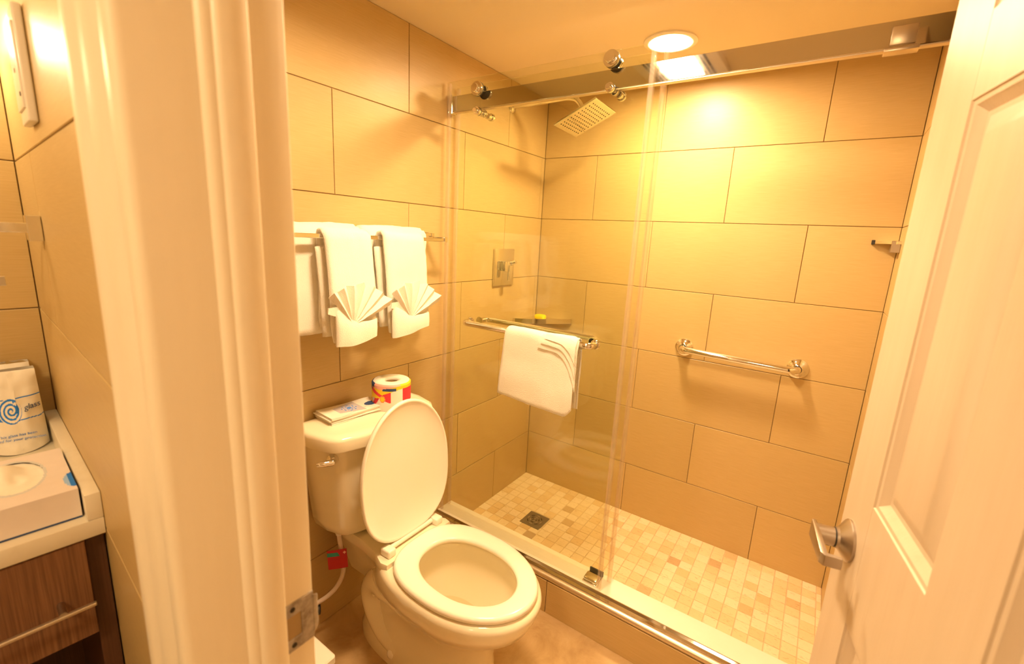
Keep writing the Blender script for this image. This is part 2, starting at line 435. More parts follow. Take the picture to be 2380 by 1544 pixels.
# floors and ceiling
bm = BM(); box(bm, -0.11, 1.6, -1.92, -0.80, ZF-0.1, ZF)
props(part('floor', bm, 'floor_stone', smooth=0), 'mottled brown stone bathroom floor round the toilet', 'floor', kind='structure')
bm = BM(); box(bm, -0.75, 2.3, -3.5, -1.92, ZF-0.1, ZF)
props(part('floor_hall', bm, 'hall_floor', smooth=0), 'brown hall floor outside the doorway', 'floor', kind='structure')
bm = BM(); box(bm, -0.75, 2.3, -3.5, 0.11, ZC, ZC+0.06)
props(part('ceiling', bm, 'ceiling_paint', smooth=0), 'plain warm cream ceiling', 'ceiling', kind='structure')

# ------------------------------------------------------------------ shower floor of mosaic stones
bm = BM(); box(bm, 0, XR, -0.70, 0, -0.11, -0.0022)
sf = part('floor_shower', bm, 'mosaic_grout', smooth=0); props(sf, 'shower floor laid with small travertine mosaic squares', 'floor', kind='structure')
P2 = 0.0508
cells = []
drain = (0.236, 0.346, -0.426, -0.312)
for i in range(30):
    for j in range(14):
        x0, x1 = i*P2, min((i+1)*P2, XR); y1, y0 = -j*P2, max(-(j+1)*P2, -0.678)
        if x1-x0 < 0.012 or y1-y0 < 0.012: continue
        cx, cy = (x0+x1)/2, (y0+y1)/2
        if drain[0]+0.012 < cx < drain[1]-0.012 and drain[2]+0.012 < cy < drain[3]-0.012: continue
        cells.append(((Vector((cx, cy, 0))-CAM).length, x0, x1, y0, y1))
cells.sort()
MC = {}
rest = BM()
for n_, (d, x0, x1, y0, y1) in enumerate(cells):
    g = 0.0013
    if n_ < 300:
        k = (round(x1-x0, 3), round(y1-y0, 3))
        if k not in MC:
            b = BM(); box(b, -(x1-x0)/2+g, (x1-x0)/2-g, -(y1-y0)/2+g, (y1-y0)/2-g, -0.008, 0.0, 0.0012, 1)
            me = bpy.data.meshes.new('mosaic_tile'); b.to_mesh(me); b.free(); me.materials.append(MATS['mosaic_stone']); MC[k] = me
        o = bpy.data.objects.new('mosaic_tile', MC[k]); COL.objects.link(o)
        o.location = ((x0+x1)/2, (y0+y1)/2, random.uniform(-0.0004, 0.0006)); o.parent = sf
    else:
        box(rest, x0+g, x1-g, y0+g, y1-g, -0.008, 0.0, 0.0012, 1)
part('mosaic_field', rest, 'mosaic_stone', sf, kind='stuff', smooth=0)

# ------------------------------------------------------------------ curb: tiled face, marble cap, metal edge
HC = 0.145
bm = BM(); box(bm, 0, XR, -0.812, -0.680, -0.1, 0.118)
cu = part('curb', bm, 'grout', smooth=0); props(cu, 'low tiled shower curb with a white cap under the glass', 'curb', kind='structure')
for a, b in ((0.0, 0.616), (0.616, 1.2256), (1.2256, XR)):
    t_ = BM(); box(t_, a+0.0012, b-0.0012, -0.820, -0.812, ZF, 0.1265, 0.001, 1)
    part('tile', t_, 'wall_tile', cu, smooth=0)
bm = BM(); box(bm, 0.0, XR, -0.768, -0.672, 0.118, HC, 0.003); part('cap', bm, 'cap_marble', cu, label='white marble cap')
bm = BM(); box(bm, 0.0, XR, -0.682, -0.674, -0.0, 0.118); part('inner_face', bm, 'mosaic_stone', cu, smooth=0)
bm = BM()
loft(bm, [[(x, -0.809+0.0125*math.cos(2*PI*k/12), 0.139+0.0125*math.sin(2*PI*k/12)) for k in range(12)] for x in (0.0, XR)])
part('edge_trim', bm, 'satin_metal', cu, label='rounded satin metal edge')
bm = BM()
prof = [(-0.7975, 0.118), (-0.7975, 0.1475), (-0.7945, 0.1475), (-0.7945, 0.143), (-0.7725, 0.143), (-0.7725, 0.1490), (-0.7690, 0.1490), (-0.7690, 0.118)]
loft(bm, [[(x, y, z) for y, z in prof] for x in (0.0, XR)])
solo('bottom_track', bm, 'rail_chrome', 'narrow chrome channel track running along the front of the shower curb', 'track', smooth=0)
# floor guide for the sliding pane
t = thing('door_guide', (0.757, -0.725, HC), 'small chrome glass guide block on the curb at the end of the door', 'door guide')
bm = BM(); box(bm, 0.728, 0.786, -0.756, -0.695, HC, HC+0.006, 0.001); part('base', bm, 'chrome', t)
bm = BM(); box(bm, 0.730, 0.784, -0.752, -0.712, HC+0.006, HC+0.020, 0.005, 3); part('block', bm, 'chrome', t)
bm = BM(); box(bm, 0.730, 0.784, -0.694, -0.688, HC+0.0, HC+0.022, 0.001); part('lip', bm, 'rubber', t)

# ------------------------------------------------------------------ sliding glass
def pane(name, y, x0, x1, z0, z1, label):
    t = thing(name, ((x0+x1)/2, y, z0), label, 'glass door', kind='thing')
    bm = BM(); box(bm, x0, x1, y-0.004, y+0.004, z0, z1, 0.0008, 1); part('glass_pane', bm, 'pane_glass', t, smooth=0)
    for sx, a, b in ((0, x0-0.001, x0+0.011), (1, x1-0.011, x1+0.001)):
        bm = BM(); box(bm, a, b, y-0.0065, y+0.0065, z0, z1-0.004, 0.001, 1)
        box(bm, (b-0.001 if sx == 0 else a-0.003), (b+0.003 if sx == 0 else a+0.001), y-0.0055, y+0.0055, z0, z1-0.004)
        part('vinyl_seal', bm, 'vinyl', t, smooth=0)
    return t
YF, YB = -0.760, -0.700
front = pane('sliding_glass_door', YF, 0.014, 0.803, 0.155, 1.940, 'front sliding glass shower door hung on rollers with a washcloth on its bar')
back = pane('fixed_glass_panel', YB, 0.006, 0.818, 0.150, 1.938, 'rear glass shower panel standing behind the front sliding door')
def roller(t, x, z, r, y0, y1, wheel):
    bm = BM()
    lathe(bm, [(0, r*0.55), (0.002, r*0.62), (0.012, r*0.62), (0.012, r*0.98), (0.014, r), (0.024, r), (0.026, r*0.96), (0.026, 0.006)], (x, y0-0.030, z), (0, 1, 0), 32)
    o = part('roller', bm, 'chrome', t)
    bm = BM(); lathe(bm, [(0, 0.007), (y1-y0-0.012, 0.007)], (x, y0, z), (0, 1, 0), 16)
    lathe(bm, [(0, wheel), (0.004, wheel), (0.004, wheel*0.8), (0.010, wheel*0.8), (0.010, wheel), (0.014, wheel)], (x, y1-0.020, z), (0, 1, 0), 28)
    part('wheel', bm, 'chrome', o)
    bm = BM(); lathe(bm, [(0, r*1.01), (0.003, r*1.01)], (x, y0-0.006, z), (0, 1, 0), 28); part('washer', bm, 'rubber', o)
for x, zt, zb in ((0.163, 1.898, 1.823), (0.671, 1.915, 1.836)):
    roller(front, x, zt, 0.024, YF, -0.722, 0.020)
    roller(front, x+0.004, zb, 0.014, YF, -0.722, 0.013)
    bm = BM()
    lathe(bm, [(0, 0.011), (0.020, 0.011), (0.020, 0.014), (0.030, 0.014)], (x+0.012, -0.700-0.022, zb-0.006), (0, 1, 0), 20)
    part('anti_jump_pin', bm, 'chrome', back)
def pull(t, xa, xb, z, yg, yo, label):
    bm = BM()
    tube(bm, bend([(xa, yg, z), (xa, yo, z), (xb, yo, z), (xb, yg, z)], 0.022), 0.0115, 16)
    o = part('towel_handle', bm, 'chrome', t, label=label)
    s = 1 if yo < yg else -1
    for x in (xa, xb):
        bm = BM(); lathe(bm, [(0, 0.016), (0.004, 0.017), (0.010, 0.014), (0.010, 0.010)], (x, yg, z), (0, -s, 0), 22); part('flange', bm, 'chrome', o)
pull(front, 0.163, 0.700, 1.049, YF-0.004, -0.808, 'chrome tubular towel handle')
pull(back, 0.150, 0.655, 1.040, YB+0.004, -0.646, 'chrome tubular inside handle')

# header rail
t = thing('door_rail', (XR/2, -0.7325, 1.84), 'polished chrome header rail running wall to wall above the shower opening', 'rail')
bm = BM(); box(bm, 0.016, XR-0.001, -0.745, -0.722, 1.840, 1.896, 0.0012, 1); part('bar', bm, 'rail_chrome', t, smooth=0)
for a, b in ((0.001, 0.024), (XR-0.026, XR-0.001)):
    bm = BM(); box(bm, a, b, -0.749, -0.718, 1.834, 1.901, 0.0015, 1); part('bracket', bm, 'chrome', t, smooth=0)
bm = BM(); box(bm, 1.326, 1.372, -0.7485, -0.7452, 1.8445, 1.884, 0.003); box(bm, 1.318, 1.380, -0.750, -0.718, 1.832, 1.8395, 0.0015)
part('stopper', bm, 'satin_metal', t)
bm = BM(); box(bm, 0.02, XR-0.02, -0.743, -0.724, 1.8365, 1.8405, 0.001, 1); part('lower_lip', bm, 'satin_metal', t, smooth=0)

# ------------------------------------------------------------------ door frame (casing, jamb, stop) and strike plate
def casing(sx, xj):
    # profile in plan; sx = +1 for the jamb on the left of the opening
    P = lambda a, y: (xj + sx*a, y)
    return [P(-0.055, YW), P(-0.0015, YW), P(0, YW-0.0015), P(0, -1.9), P(0.009, -1.9), P(0.011, -1.902), P(0.011, -1.924), P(0.0095, -1.9275), P(0.006, -1.9295), P(0.0065, -1.934), P(0.004, -1.9385), P(0, -1.9405),
            P(0, -1.990), P(-0.0015, -1.9955), P(-0.006, -1.9985), P(-0.016, -1.9995), P(-0.020, -1.997), P(-0.024, -1.9965), P(-0.029, -2.0005), P(-0.046, -2.0035), P(-0.056, -2.0035), P(-0.060, -2.0065), P(-0.072, -2.0075), P(-0.079, -2.0065), P(-0.083, -2.002), P(-0.084, -1.980), P(-0.055, -1.978)]
XJ = 0.82
bm = BM(); loft(bm, [[(x, y, ZF) for x, y in casing(1, XJ)], [(x, y, 2.06) for x, y in casing(1, XJ)]])
tl = part('trim_1', bm, 'trim_paint', smooth=50); props(tl, 'cream painted door jamb and moulded casing at the left of the doorway', 'door frame', kind='structure')
XH = 1.520
bm = BM(); loft(bm, [[(x, y, ZF) for x, y in casing(-1, XH)], [(x, y, 2.06) for x, y in casing(-1, XH)]])
props(part('trim_2', bm, 'trim_paint', smooth=50), 'cream painted hinge jamb and casing at the right of the doorway', 'door frame', kind='structure')
bm = BM(); box(bm, XJ-0.084, XH+0.084, -2.006, -1.98, 2.03, 2.062, 0.003); box(bm, XJ-0.02, XH+0.02, -1.98, YW, 2.03, 2.062)
props(part('trim_3', bm, 'trim_paint', smooth=50), 'cream painted head casing above the doorway', 'door frame', kind='structure')
# strike plate: a worn steel plate let into the rabbet with a latch hole and a curved lip
bm = BM()
zs0, zs1, ya, yb_ = 0.872, 0.940, -1.9035, -1.8615
hz0, hz1, hy0, hy1 = 0.890, 0.922, -1.897, -1.878
xp = XJ+0.0016
box(bm, XJ-0.002, xp, ya, hy0, zs0, zs1, 0.0006, 1); box(bm, XJ-0.002, xp, hy1, yb_, zs0+0.0, zs1, 0.0006, 1)
box(bm, XJ-0.002, xp, hy0-0.001, hy1+0.001, zs0, hz0, 0.0006, 1); box(bm, XJ-0.002, xp, hy0-0.001, hy1+0.001, hz1, zs1, 0.0006, 1)
rings = []
for a in (0, 20, 40, 60, 80):
    yy = yb_ + 0.010*math.sin(R(a)); xx = xp - 0.010*(1-math.cos(R(a)))
    ins = 0.006 + 0.010*(a/80)
    rings.append([(xx, yy, zs0+ins), (xx, yy, zs1-ins), (xx-0.0016, yy-0.0004, zs1-ins), (xx-0.0016, yy-0.0004, zs0+ins)])
loft(bm, rings)
sp = part('strike_plate', bm, 'worn_steel', tl, smooth=30, label='worn steel strike plate with a latch hole')
bm = BM(); box(bm, XJ-0.010, XJ+0.0004, hy0, hy1, hz0, hz1); part('latch_hole', bm, 'cardboard', sp, smooth=0)
bm = BM()
for z in (0.880, 0.931): lathe(bm, [(0, 0.0035), (0.0008, 0.003)], (xp-0.0002, -1.8885, z), (1, 0, 0), 14)
part('screw', bm, 'dark', sp)

# ------------------------------------------------------------------ the open six-panel door
DA = R(-10)
Hh = Vector((1.508, -1.865, 0)); DW, DT = 0.71, 0.035
uu = Vector((math.sin(DA), math.cos(DA), 0)); E0 = Hh + uu*DW
MD = Matrix(((-uu.x, uu.y, 0, E0.x), (-uu.y, -uu.x, 0, E0.y), (0, 0, 1, 0), (0, 0, 0, 1)))
d1 = thing('door_1', (E0.x, E0.y, 0.0), 'cream six-panel door standing open at the right with a lever handle', 'door', kind='structure')
XS = [0.0, 0.125, 0.322, 0.437, 0.590, DW]
ZS = [0.0, 0.20, 0.795, 1.005, 1.586, 1.690, 1.880, 2.02]
panels = [(XS[a], XS[a+1], ZS[b], ZS[b+1]) for a in (1, 3) for b in (1, 3, 5)]
bm = BM()
for a, b in ((0, 1), (2, 3), (4, 5)): box(bm, XS[a], XS[b], 0, DT, ZS[0], ZS[-1], 0.0015 if a != 2 else 0.0, 1)
for a in (0, 2, 4, 6):
    for i in (1, 3): box(bm, XS[i], XS[i+1], 0, DT, ZS[a], ZS[a+1])
part('door_leaf', bm, 'door_paint', d1, M=MD, smooth=30)
for x0, x1, z0, z1 in panels:
    bm = BM()
    def ring(d, y): return [(x0+d, y, z0+d), (x1-d, y, z0+d), (x1-d, y, z1-d), (x0+d, y, z1-d)]
    loft(bm, [ring(0, 0.0), ring(0.0015, 0.0025), ring(0.007, 0.0035), ring(0.0085, 0.0050), ring(0.013, 0.0085), ring(0.0185, 0.0130), ring(0.025, 0.0135), ring(0.047, 0.0045), ring(0.0515, 0.0035)], cap0=False, cap1=True)
    box(bm, x0, x1, 0.020, DT, z0, z1)
    part('door_panel', bm, 'door_paint', d1, M=MD, smooth=25)
# lever set on the near face
hd = BM()
hx, hz = 0.062, 0.905
lathe(hd, [(0, 0.0355), (0.004, 0.0360), (0.006, 0.0345), (0.0175, 0.0180), (0.0215, 0.0175)], (hx, 0.0, hz), (0, -1, 0), 40)
ho = part('lever_handle', hd, 'nickel', d1, M=MD, label='satin nickel lever handle')
bm = BM(); lathe(bm, [(0, 0.0165), (0.0025, 0.0165)], (hx, -0.0212, hz), (0, -1, 0), 32); part('ring', bm, 'rubber', ho, M=MD)
bm = BM(); lathe(bm, [(0, 0.0160), (0.027, 0.0160)], (hx, -0.0235, hz), (0, -1, 0), 32)
part('neck', bm, 'nickel', ho, M=MD)
bm = BM()
# flat lever in plan: from the neck's end along the door, then back towards the leaf
pts = [(hx-0.016, -0.0500), (hx-0.014, -0.0555), (hx+0.074, -0.0565), (hx+0.082, -0.0515), (hx+0.082, -0.0270), (hx+0.0755, -0.0270), (hx+0.0755, -0.0480), (hx+0.010, -0.0480), (hx-0.014, -0.0485)]
def lz_(x, t): 
    s = max(0, min(1, (x-hx+0.02)/0.12)); return 0.0165 - 0.0080*s
loft(bm, [[(x, y, hz-lz_(x, 0)) for x, y in pts], [(x, y, hz+lz_(x, 1)) for x, y in pts]])
bmesh.ops.bevel(bm, geom=bm.edges[:], offset=0.0012, segments=2, affect='EDGES', profile=0.5)
part('lever', bm, 'nickel', ho, M=MD, smooth=30)
bm = BM(); lathe(bm, [(0, 0.004), (0.001, 0.004)], (hx+0.002, -0.030, hz-0.0158), (0.2, 0, -1), 14); part('set_screw', bm, 'dark', ho, M=MD)
bm = BM()
for z in (0.25, 1.0, 1.78): lathe(bm, [(0, 0.006), (0.09, 0.006)], (DW+0.004, 0.030, z), (0, 0, 1), 14)
part('hinge', bm, 'worn_steel', d1, M=MD)

# ------------------------------------------------------------------ lamps
t = thing('recessed_light', (0.722, -0.405, ZC), 'bright round recessed downlight in the shower ceiling', 'ceiling light')
bm = BM()
rings = []
for r_, z in ((0.090, ZC), (0.090, ZC-0.004), (0.084, ZC-0.007), (0.072, ZC-0.0065), (0.068, ZC-0.004), (0.068, ZC)):
    rings.append([(0.722+r_*math.cos(2*PI*k/40), -0.405+r_*math.sin(2*PI*k/40), z) for k in range(40)])
loft(bm, rings, False, False); part('trim_ring', bm, 'white_plastic', t)
bm = BM(); lathe(bm, [(0, 0.0675), (0.0006, 0.0675)], (0.722, -0.405, ZC-0.0008), (0, 0, -1), 36); part('lens', bm, 'lens', t)

t = thing('fan_light', (0.705, -1.30, ZC), 'square ceiling exhaust fan with a glowing lens and slotted grilles', 'exhaust fan')
bm = BM(); fx0, fx1, fy0, fy1 = 0.55, 0.86, -1.455, -1.145

box(bm, fx0, 0.640, fy0, fy1, ZC-0.024, ZC, 0.003); box(bm, 0.770, fx1, fy0, fy1, ZC-0.024, ZC, 0.003); box(bm, 0.638, 0.772, fy0, -1.44, ZC-0.024, ZC, 0.003); box(bm, 0.638, 0.772, -1.16, fy1, ZC-0.024, ZC, 0.003)
part('housing', bm, 'white_plastic', t)  # extra depth invented round the lens to cut off its low-angle light
bm = BM(); box(bm, 0.640, 0.770, -1.44, -1.16, ZC-0.004, ZC-0.003); part('lens', bm, 'fan_lens', t)
for side in (0, 1):
    for k in range(3):
        x = 0.783 + 0.016*k if side == 0 else 0.627 - 0.016*k
        bm = BM()
        for y0, y1 in ((-1.435, -1.372), (-1.368, -1.302), (-1.298, -1.232), (-1.228, -1.165)): box(bm, x-0.0045, x+0.0045, y0, y1, ZC-0.0248, ZC-0.0238)
        part('grille_slot', bm, 'dark', t, smooth=0)

# vanity wall light just beyond the left edge of the picture
t = thing('vanity_light', (0, 0, 0), 'wall light bar with glowing globes above the vanity in the nook', 'wall light')
bm = BM(); box(bm, -0.617, -0.600, -0.50, -0.04, 1.67, 1.75, 0.004); part('back_plate', bm, 'chrome', t, M=MN)
for yy in (-0.079, -0.26, -0.455):
    bm = BM(); lathe(bm, [(0, 0.008), (0.045, 0.008)], (-0.600, yy, 1.709), (1, 0, 0), 14); a = part('arm', bm, 'chrome', t, M=MN)
    bm = BM(); bmesh.ops.create_uvsphere(bm, u_segments=24, v_segments=16, radius=0.030); bm.transform(Matrix.Translation((-0.530, yy, 1.709)))
    part('globe', bm, 'globe_glass', t, M=MN)

t = thing('hall_fill_light', (1.05, -2.85, ZC), 'round fill light added on the hall ceiling, unseen behind the camera', 'ceiling light')  # added lamp, out of view, that brightens the casing and the nook
bm = BM(); lathe(bm, [(0, 0.16), (0.02, 0.16), (0.02, 0.14)], (1.05, -2.85, ZC), (0, 0, -1), 36); part('base', bm, 'white_plastic', t)
bm = BM(); lathe(bm, [(0, 0.139), (0.02, 0.13), (0.045, 0.09), (0.055, 0.02)], (1.05, -2.85, ZC-0.02), (0, 0, -1), 36); part('diffuser', bm, 'hall_fill_lens', t)

# ------------------------------------------------------------------ toilet
YT = -1.207
def egg(t, xc, af, ab, hw, nf=2.0, nb=2.6, y0=YT):
    c, s = math.cos(t), math.sin(t)
    n = nf if c > 0 else nb
    return (xc + (af if c > 0 else ab)*math.copysign(abs(c)**(2/n), c), y0 + hw*math.copysign(abs(s)**(2/n), s))
NT = 64
TT = [2*PI*(k+0.5)/NT for k in range(NT)]
def ering(z, xb, xf, hw, xc=None, nf=2.0, nb=2.6, y0=YT):
    xc = xc if xc is not None else (xb+xf)/2
    return [(*egg(a, xc, xf-xc, xc-xb, hw, nf, nb, y0), z) for a in TT]
toilet = thing('toilet', (0.40, YT, ZF), 'cream two-piece toilet with its lid raised, against the tiled wall', 'toilet')
bm = BM()
rings = [ering(ZF, 0.10, 0.650, 0.112, 0.40, 2.6, 3), ering(0.02, 0.10, 0.648, 0.111, 0.40, 2.6, 3), ering(0.07, 0.115, 0.640, 0.098, 0.40, 2.5, 3), ering(0.13, 0.13, 0.640, 0.094, 0.42, 2.4, 2.8),
         ering(0.19, 0.14, 0.652, 0.100, 0.44, 2.2, 2.6), ering(0.235, 0.15, 0.678, 0.120, 0.47), ering(0.275, 0.17, 0.722, 0.150, 0.50), ering(0.305, 0.20, 0.762, 0.172, 0.53),
         ering(0.335, 0.22, 0.776, 0.180, 0.535), ering(0.365, 0.235, 0.785, 0.183, 0.535), ering(0.377, 0.243, 0.780, 0.179, 0.535), ering(0.382, 0.26, 0.765, 0.168, 0.535),
         ering(0.381, 0.36, 0.722, 0.126, 0.545, 2, 2.2), ering(0.372, 0.368, 0.713, 0.120, 0.545, 2, 2.2), ering(0.35, 0.355, 0.722, 0.128, 0.545, 2, 2.2), ering(0.31, 0.355, 0.716, 0.126, 0.545, 2, 2.2),
         ering(0.25, 0.37, 0.672, 0.108, 0.52, 2, 2.2), ering(0.19, 0.385, 0.605, 0.082, 0.49, 2, 2.2), ering(0.14, 0.40, 0.54, 0.055, 0.47, 2, 2.2), ering(0.11, 0.42, 0.50, 0.030, 0.46)]
loft(bm, rings)
bowl = part('bowl', bm, 'ceramic', toilet, smooth=60)
# rear deck and the trapway bulges on both sides belong to the bowl casting
bm = BM()
dk = [(0.03, -0.112), (0.16, -0.112), (0.27, -0.125), (0.32, -0.145), (0.345, -0.140), (0.345, 0.140), (0.32, 0.145), (0.27, 0.125), (0.16, 0.112), (0.03, 0.112)]
loft(bm, [[(x+0.03*(x < 0.2), YT+y*s, z) for x, y in dk] for s, z in ((0.55, 0.20), (0.80, 0.30), (0.97, 0.355), (1.0, 0.365), (1.0, 0.392), (0.985, 0.397))])
part('deck', bm, 'ceramic', bowl, smooth=50)
for s in (-1, 1):
    bm = BM()
    path = [(0.365, YT+s*0.080, 0.205), (0.305, YT+s*0.086, 0.255), (0.240, YT+s*0.080, 0.262), (0.195, YT+s*0.074, 0.20), (0.21, YT+s*0.068, 0.12), (0.26, YT+s*0.066, 0.06), (0.34, YT+s*0.060, 0.03)]
    sm = []
    for k in range(len(path)-1):
        for q in range(4):
            a, b = Vector(path[k]), Vector(path[k+1]); sm.append(a.lerp(b, q/4))
    sm.append(Vector(path[-1]))
    for _ in range(4): sm = [sm[0]] + [(sm[i-1]+sm[i]*2+sm[i+1])/4 for i in range(1, len(sm)-1)] + [sm[-1]]
    tube(bm, sm, [0.046*min(1.0, 0.55+0.09*i) for i in range(len(sm))], 18)
    part('trapway', bm, 'ceramic', bowl, smooth=60)
for s in (-1, 1):
    bm = BM(); lathe(bm, [(0, 0.019), (0.006, 0.019), (0.018, 0.015), (0.026, 0.007), (0.027, 0.001)], (0.318, YT+s*0.094, 0.022), (0, s*0.55, 1), 20)
    part('bolt_cap', bm, 'seat_plastic', toilet)
bm = BM(); loft(bm, [ering(0.189, 0.388, 0.600, 0.080, 0.49, 2, 2.2), ering(0.190, 0.388, 0.600, 0.080, 0.49, 2, 2.2)]); part('water', bm, 'water', toilet)
# seat ring
bm = BM()
def so(d, z): return ering(z, 0.318+d, 0.772-d, 0.172-d, 0.53, 2.0, 2.7)
def si(d, z): return ering(z, 0.388-d, 0.708+d, 0.114+d, 0.55, 2.05, 2.3, YT-0.004)
loft(bm, [so(0.006, 0.384), so(0.0, 0.389), so(0.0, 0.396), so(0.003, 0.4015), so(0.009, 0.404), so(0.022, 0.405), si(0.016, 0.404), si(0.006, 0.402), si(0.0, 0.397), si(0.0, 0.388), si(0.006, 0.384)], loop=True)
part('seat', bm, 'seat_plastic', toilet, smooth=60)
for k, (x, y) in enumerate(((0.66, 0.10), (0.66, -0.10), (0.42, 0.13), (0.42, -0.13))):
    pass
# raised lid
ML = Matrix.Translation((0.302, YT, 0.412)) @ Matrix.Rotation(R(-4.0), 4, 'Y')
def lo_(s, dx, off=0.0):
    out = []
    for a in TT:
        h, y = egg(a, 0.215, 0.242, 0.212, 0.183, 2.0, 2.7, 0.0)
        h, y = 0.225+(h-0.225)*s, y*s
        out.append((dx, y, h))
    return out
bm = BM()
loft(bm, [lo_(0.6, -0.018), lo_(0.93, -0.016), lo_(0.985, -0.011), lo_(1.0, -0.004), lo_(0.995, 0.003), lo_(0.975, 0.005), lo_(0.955, 0.003), lo_(0.92, -0.001), lo_(0.80, -0.0045), lo_(0.76, -0.0065), lo_(0.5, -0.0085), lo_(0.2, -0.009)])
part('lid', bm, 'seat_plastic', toilet, M=ML, smooth=70)
bm = BM(); tube(bm, [(0.303, YT-0.088, 0.411), (0.303, YT+0.088, 0.411)], 0.0085, 16)
hb = part('hinge', bm, 'seat_plastic', toilet)
for s in (-1, 1):
    bm = BM(); box(bm, 0.288, 0.330, YT+s*0.104-0.016, YT+s*0.104+0.016, 0.396, 0.4225, 0.006, 3); part('hinge_post', bm, 'seat_plastic', hb)
# tank
def trect(z, hw, xf, xs, xb=0.014, r=0.03, n=10):
    """plan of the tank: straight back, bowed front; xs = front at the sides, xf = front in the middle"""
    pts = [(xb, -hw+0.01), (xb, hw-0.01), (xb+0.012, hw)]
    for k in range(25):
        u_ = 1 - 2*k/24
        e = abs(u_)
        xx = xs + (xf-xs)*(1-e**2.4)
        if e > 0.86: xx -= (xs-xb-0.03)*0.55*((e-0.86)/0.14)**2
        pts.append((xx, hw*math.copysign(min(1, e), u_)*1.0))
    pts.append((xb+0.012, -hw))
    return [(x, YT+y, z) for x, y in pts]
bm = BM()
loft(bm, [trect(0.404, 0.130, 0.160, 0.120, 0.03), trect(0.408, 0.154, 0.178, 0.135, 0.02), trect(0.420, 0.170, 0.188, 0.145), trect(0.450, 0.179, 0.194, 0.150), trect(0.60, 0.195, 0.203, 0.157), trect(0.737, 0.208, 0.210, 0.163)])
part('tank', bm, 'ceramic', toilet, smooth=50)
bm = BM()
loft(bm, [trect(0.735, 0.222, 0.226, 0.176, 0.011), trect(0.738, 0.228, 0.233, 0.181, 0.009), trect(0.770, 0.231, 0.236, 0.184, 0.008), trect(0.778, 0.228, 0.233, 0.181, 0.010), trect(0.783, 0.220, 0.224, 0.173, 0.016), trect(0.785, 0.205, 0.207, 0.160, 0.028)])
part('tank_lid', bm, 'ceramic', toilet, smooth=50)
bm = BM()
fy, fz = YT-0.186, 0.706
lathe(bm, [(0, 0.017), (0.005, 0.0175), (0.010, 0.014), (0.018, 0.011), (0.020, 0.002)], (0.160, fy, fz), (0.85, -0.5, 0), 24)
tube(bm, [(0.176, fy-0.004, fz), (0.186, fy-0.020, fz+0.003), (0.180, fy-0.042, fz+0.006), (0.170, fy-0.060, fz+0.007)], [0.009, 0.0105, 0.009, 0.006], 14)
part('flush_lever', bm, 'chrome', toilet, label='chrome flush lever')

# water supply: stop valve, hose, red tag
t = thing('supply_line', (0.02, -1.42, 0.10), 'white supply hose with a red tag from the wall valve to the tank', 'supply hose')
bm = BM()
hp = [(0.095, -1.338, 0.408), (0.095, -1.336, 0.36), (0.096, -1.328, 0.30), (0.097, -1.324, 0.25), (0.094, -1.332, 0.21), (0.086, -1.352, 0.178), (0.074, -1.378, 0.158), (0.060, -1.405, 0.146), (0.052, -1.425, 0.142)]
sm = []
for k in range(len(hp)-1):
    for q in range(5): sm.append(Vector(hp[k]).lerp(Vector(hp[k+1]), q/5))
sm.append(Vector(hp[-1]))
for _ in range(6): sm = [sm[0]] + [(sm[i-1]+sm[i]*2+sm[i+1])/4 for i in range(1, len(sm)-1)] + [sm[-1]]
tube(bm, sm, 0.0075, 14); part('hose', bm, 'hose_braid', t)
bm = BM(); lathe(bm, [(0, 0.013), (0.012, 0.013), (0.014, 0.010), (0.022, 0.010)], (0.095, -1.338, 0.408), (0, 0, -1), 8); part('tank_nut', bm, 'white_plastic', t)
bm = BM()
lathe(bm, [(0, 0.026), (0.004, 0.024), (0.006, 0.010), (0.05, 0.010)], (0.0, -1.425, 0.118), (1, 0, 0), 20)
lathe(bm, [(0, 0.011), (0.030, 0.011)], (0.048, -1.425, 0.108), (0, 0, 1), 16)
part('stop_valve', bm, 'chrome', t)
bm = BM()
lathe(bm, [(0, 0.008), (0.014, 0.008), (0.014, 0.017), (0.022, 0.017), (0.024, 0.012)], (0.050, -1.415, 0.118), (0.55, 0.83, 0), 12)
part('valve_knob', bm, 'rubber', t)
# the tag wraps the hose like a small flag
tagM = Matrix.Translation((0.109, -1.340, 0.302)) @ Matrix.Rotation(R(-42), 4, 'Z') @ Matrix.Rotation(R(3), 4, 'X')
bm = BM()
def tagcol(u_, v_):
    if 0.68 < v_ < 0.86 and u_ < 0.62 - (v_-0.68)*0.5: return 1
    if 0.72 < v_ < 0.92 and 0.78 < u_ < 0.97: return 2 if abs(u_-0.875)+abs(v_-0.82) < 0.08 else 0
    return 0
paint_grid(bm, lambda a, b: (0.0015*math.sin(a*3), -0.044+0.062*a, -0.036+0.072*b), 30, 30, tagcol)
paint_grid(bm, lambda a, b: (0.0015*math.sin(a*3)-0.0008, -0.044+0.062*a, -0.036+0.072*b), 4, 4, lambda a, b: 0)
part('tag', bm, ['tag_red', 'tag_teal', 'print_pink'], t, M=tagM, smooth=0, label='red paper tag')

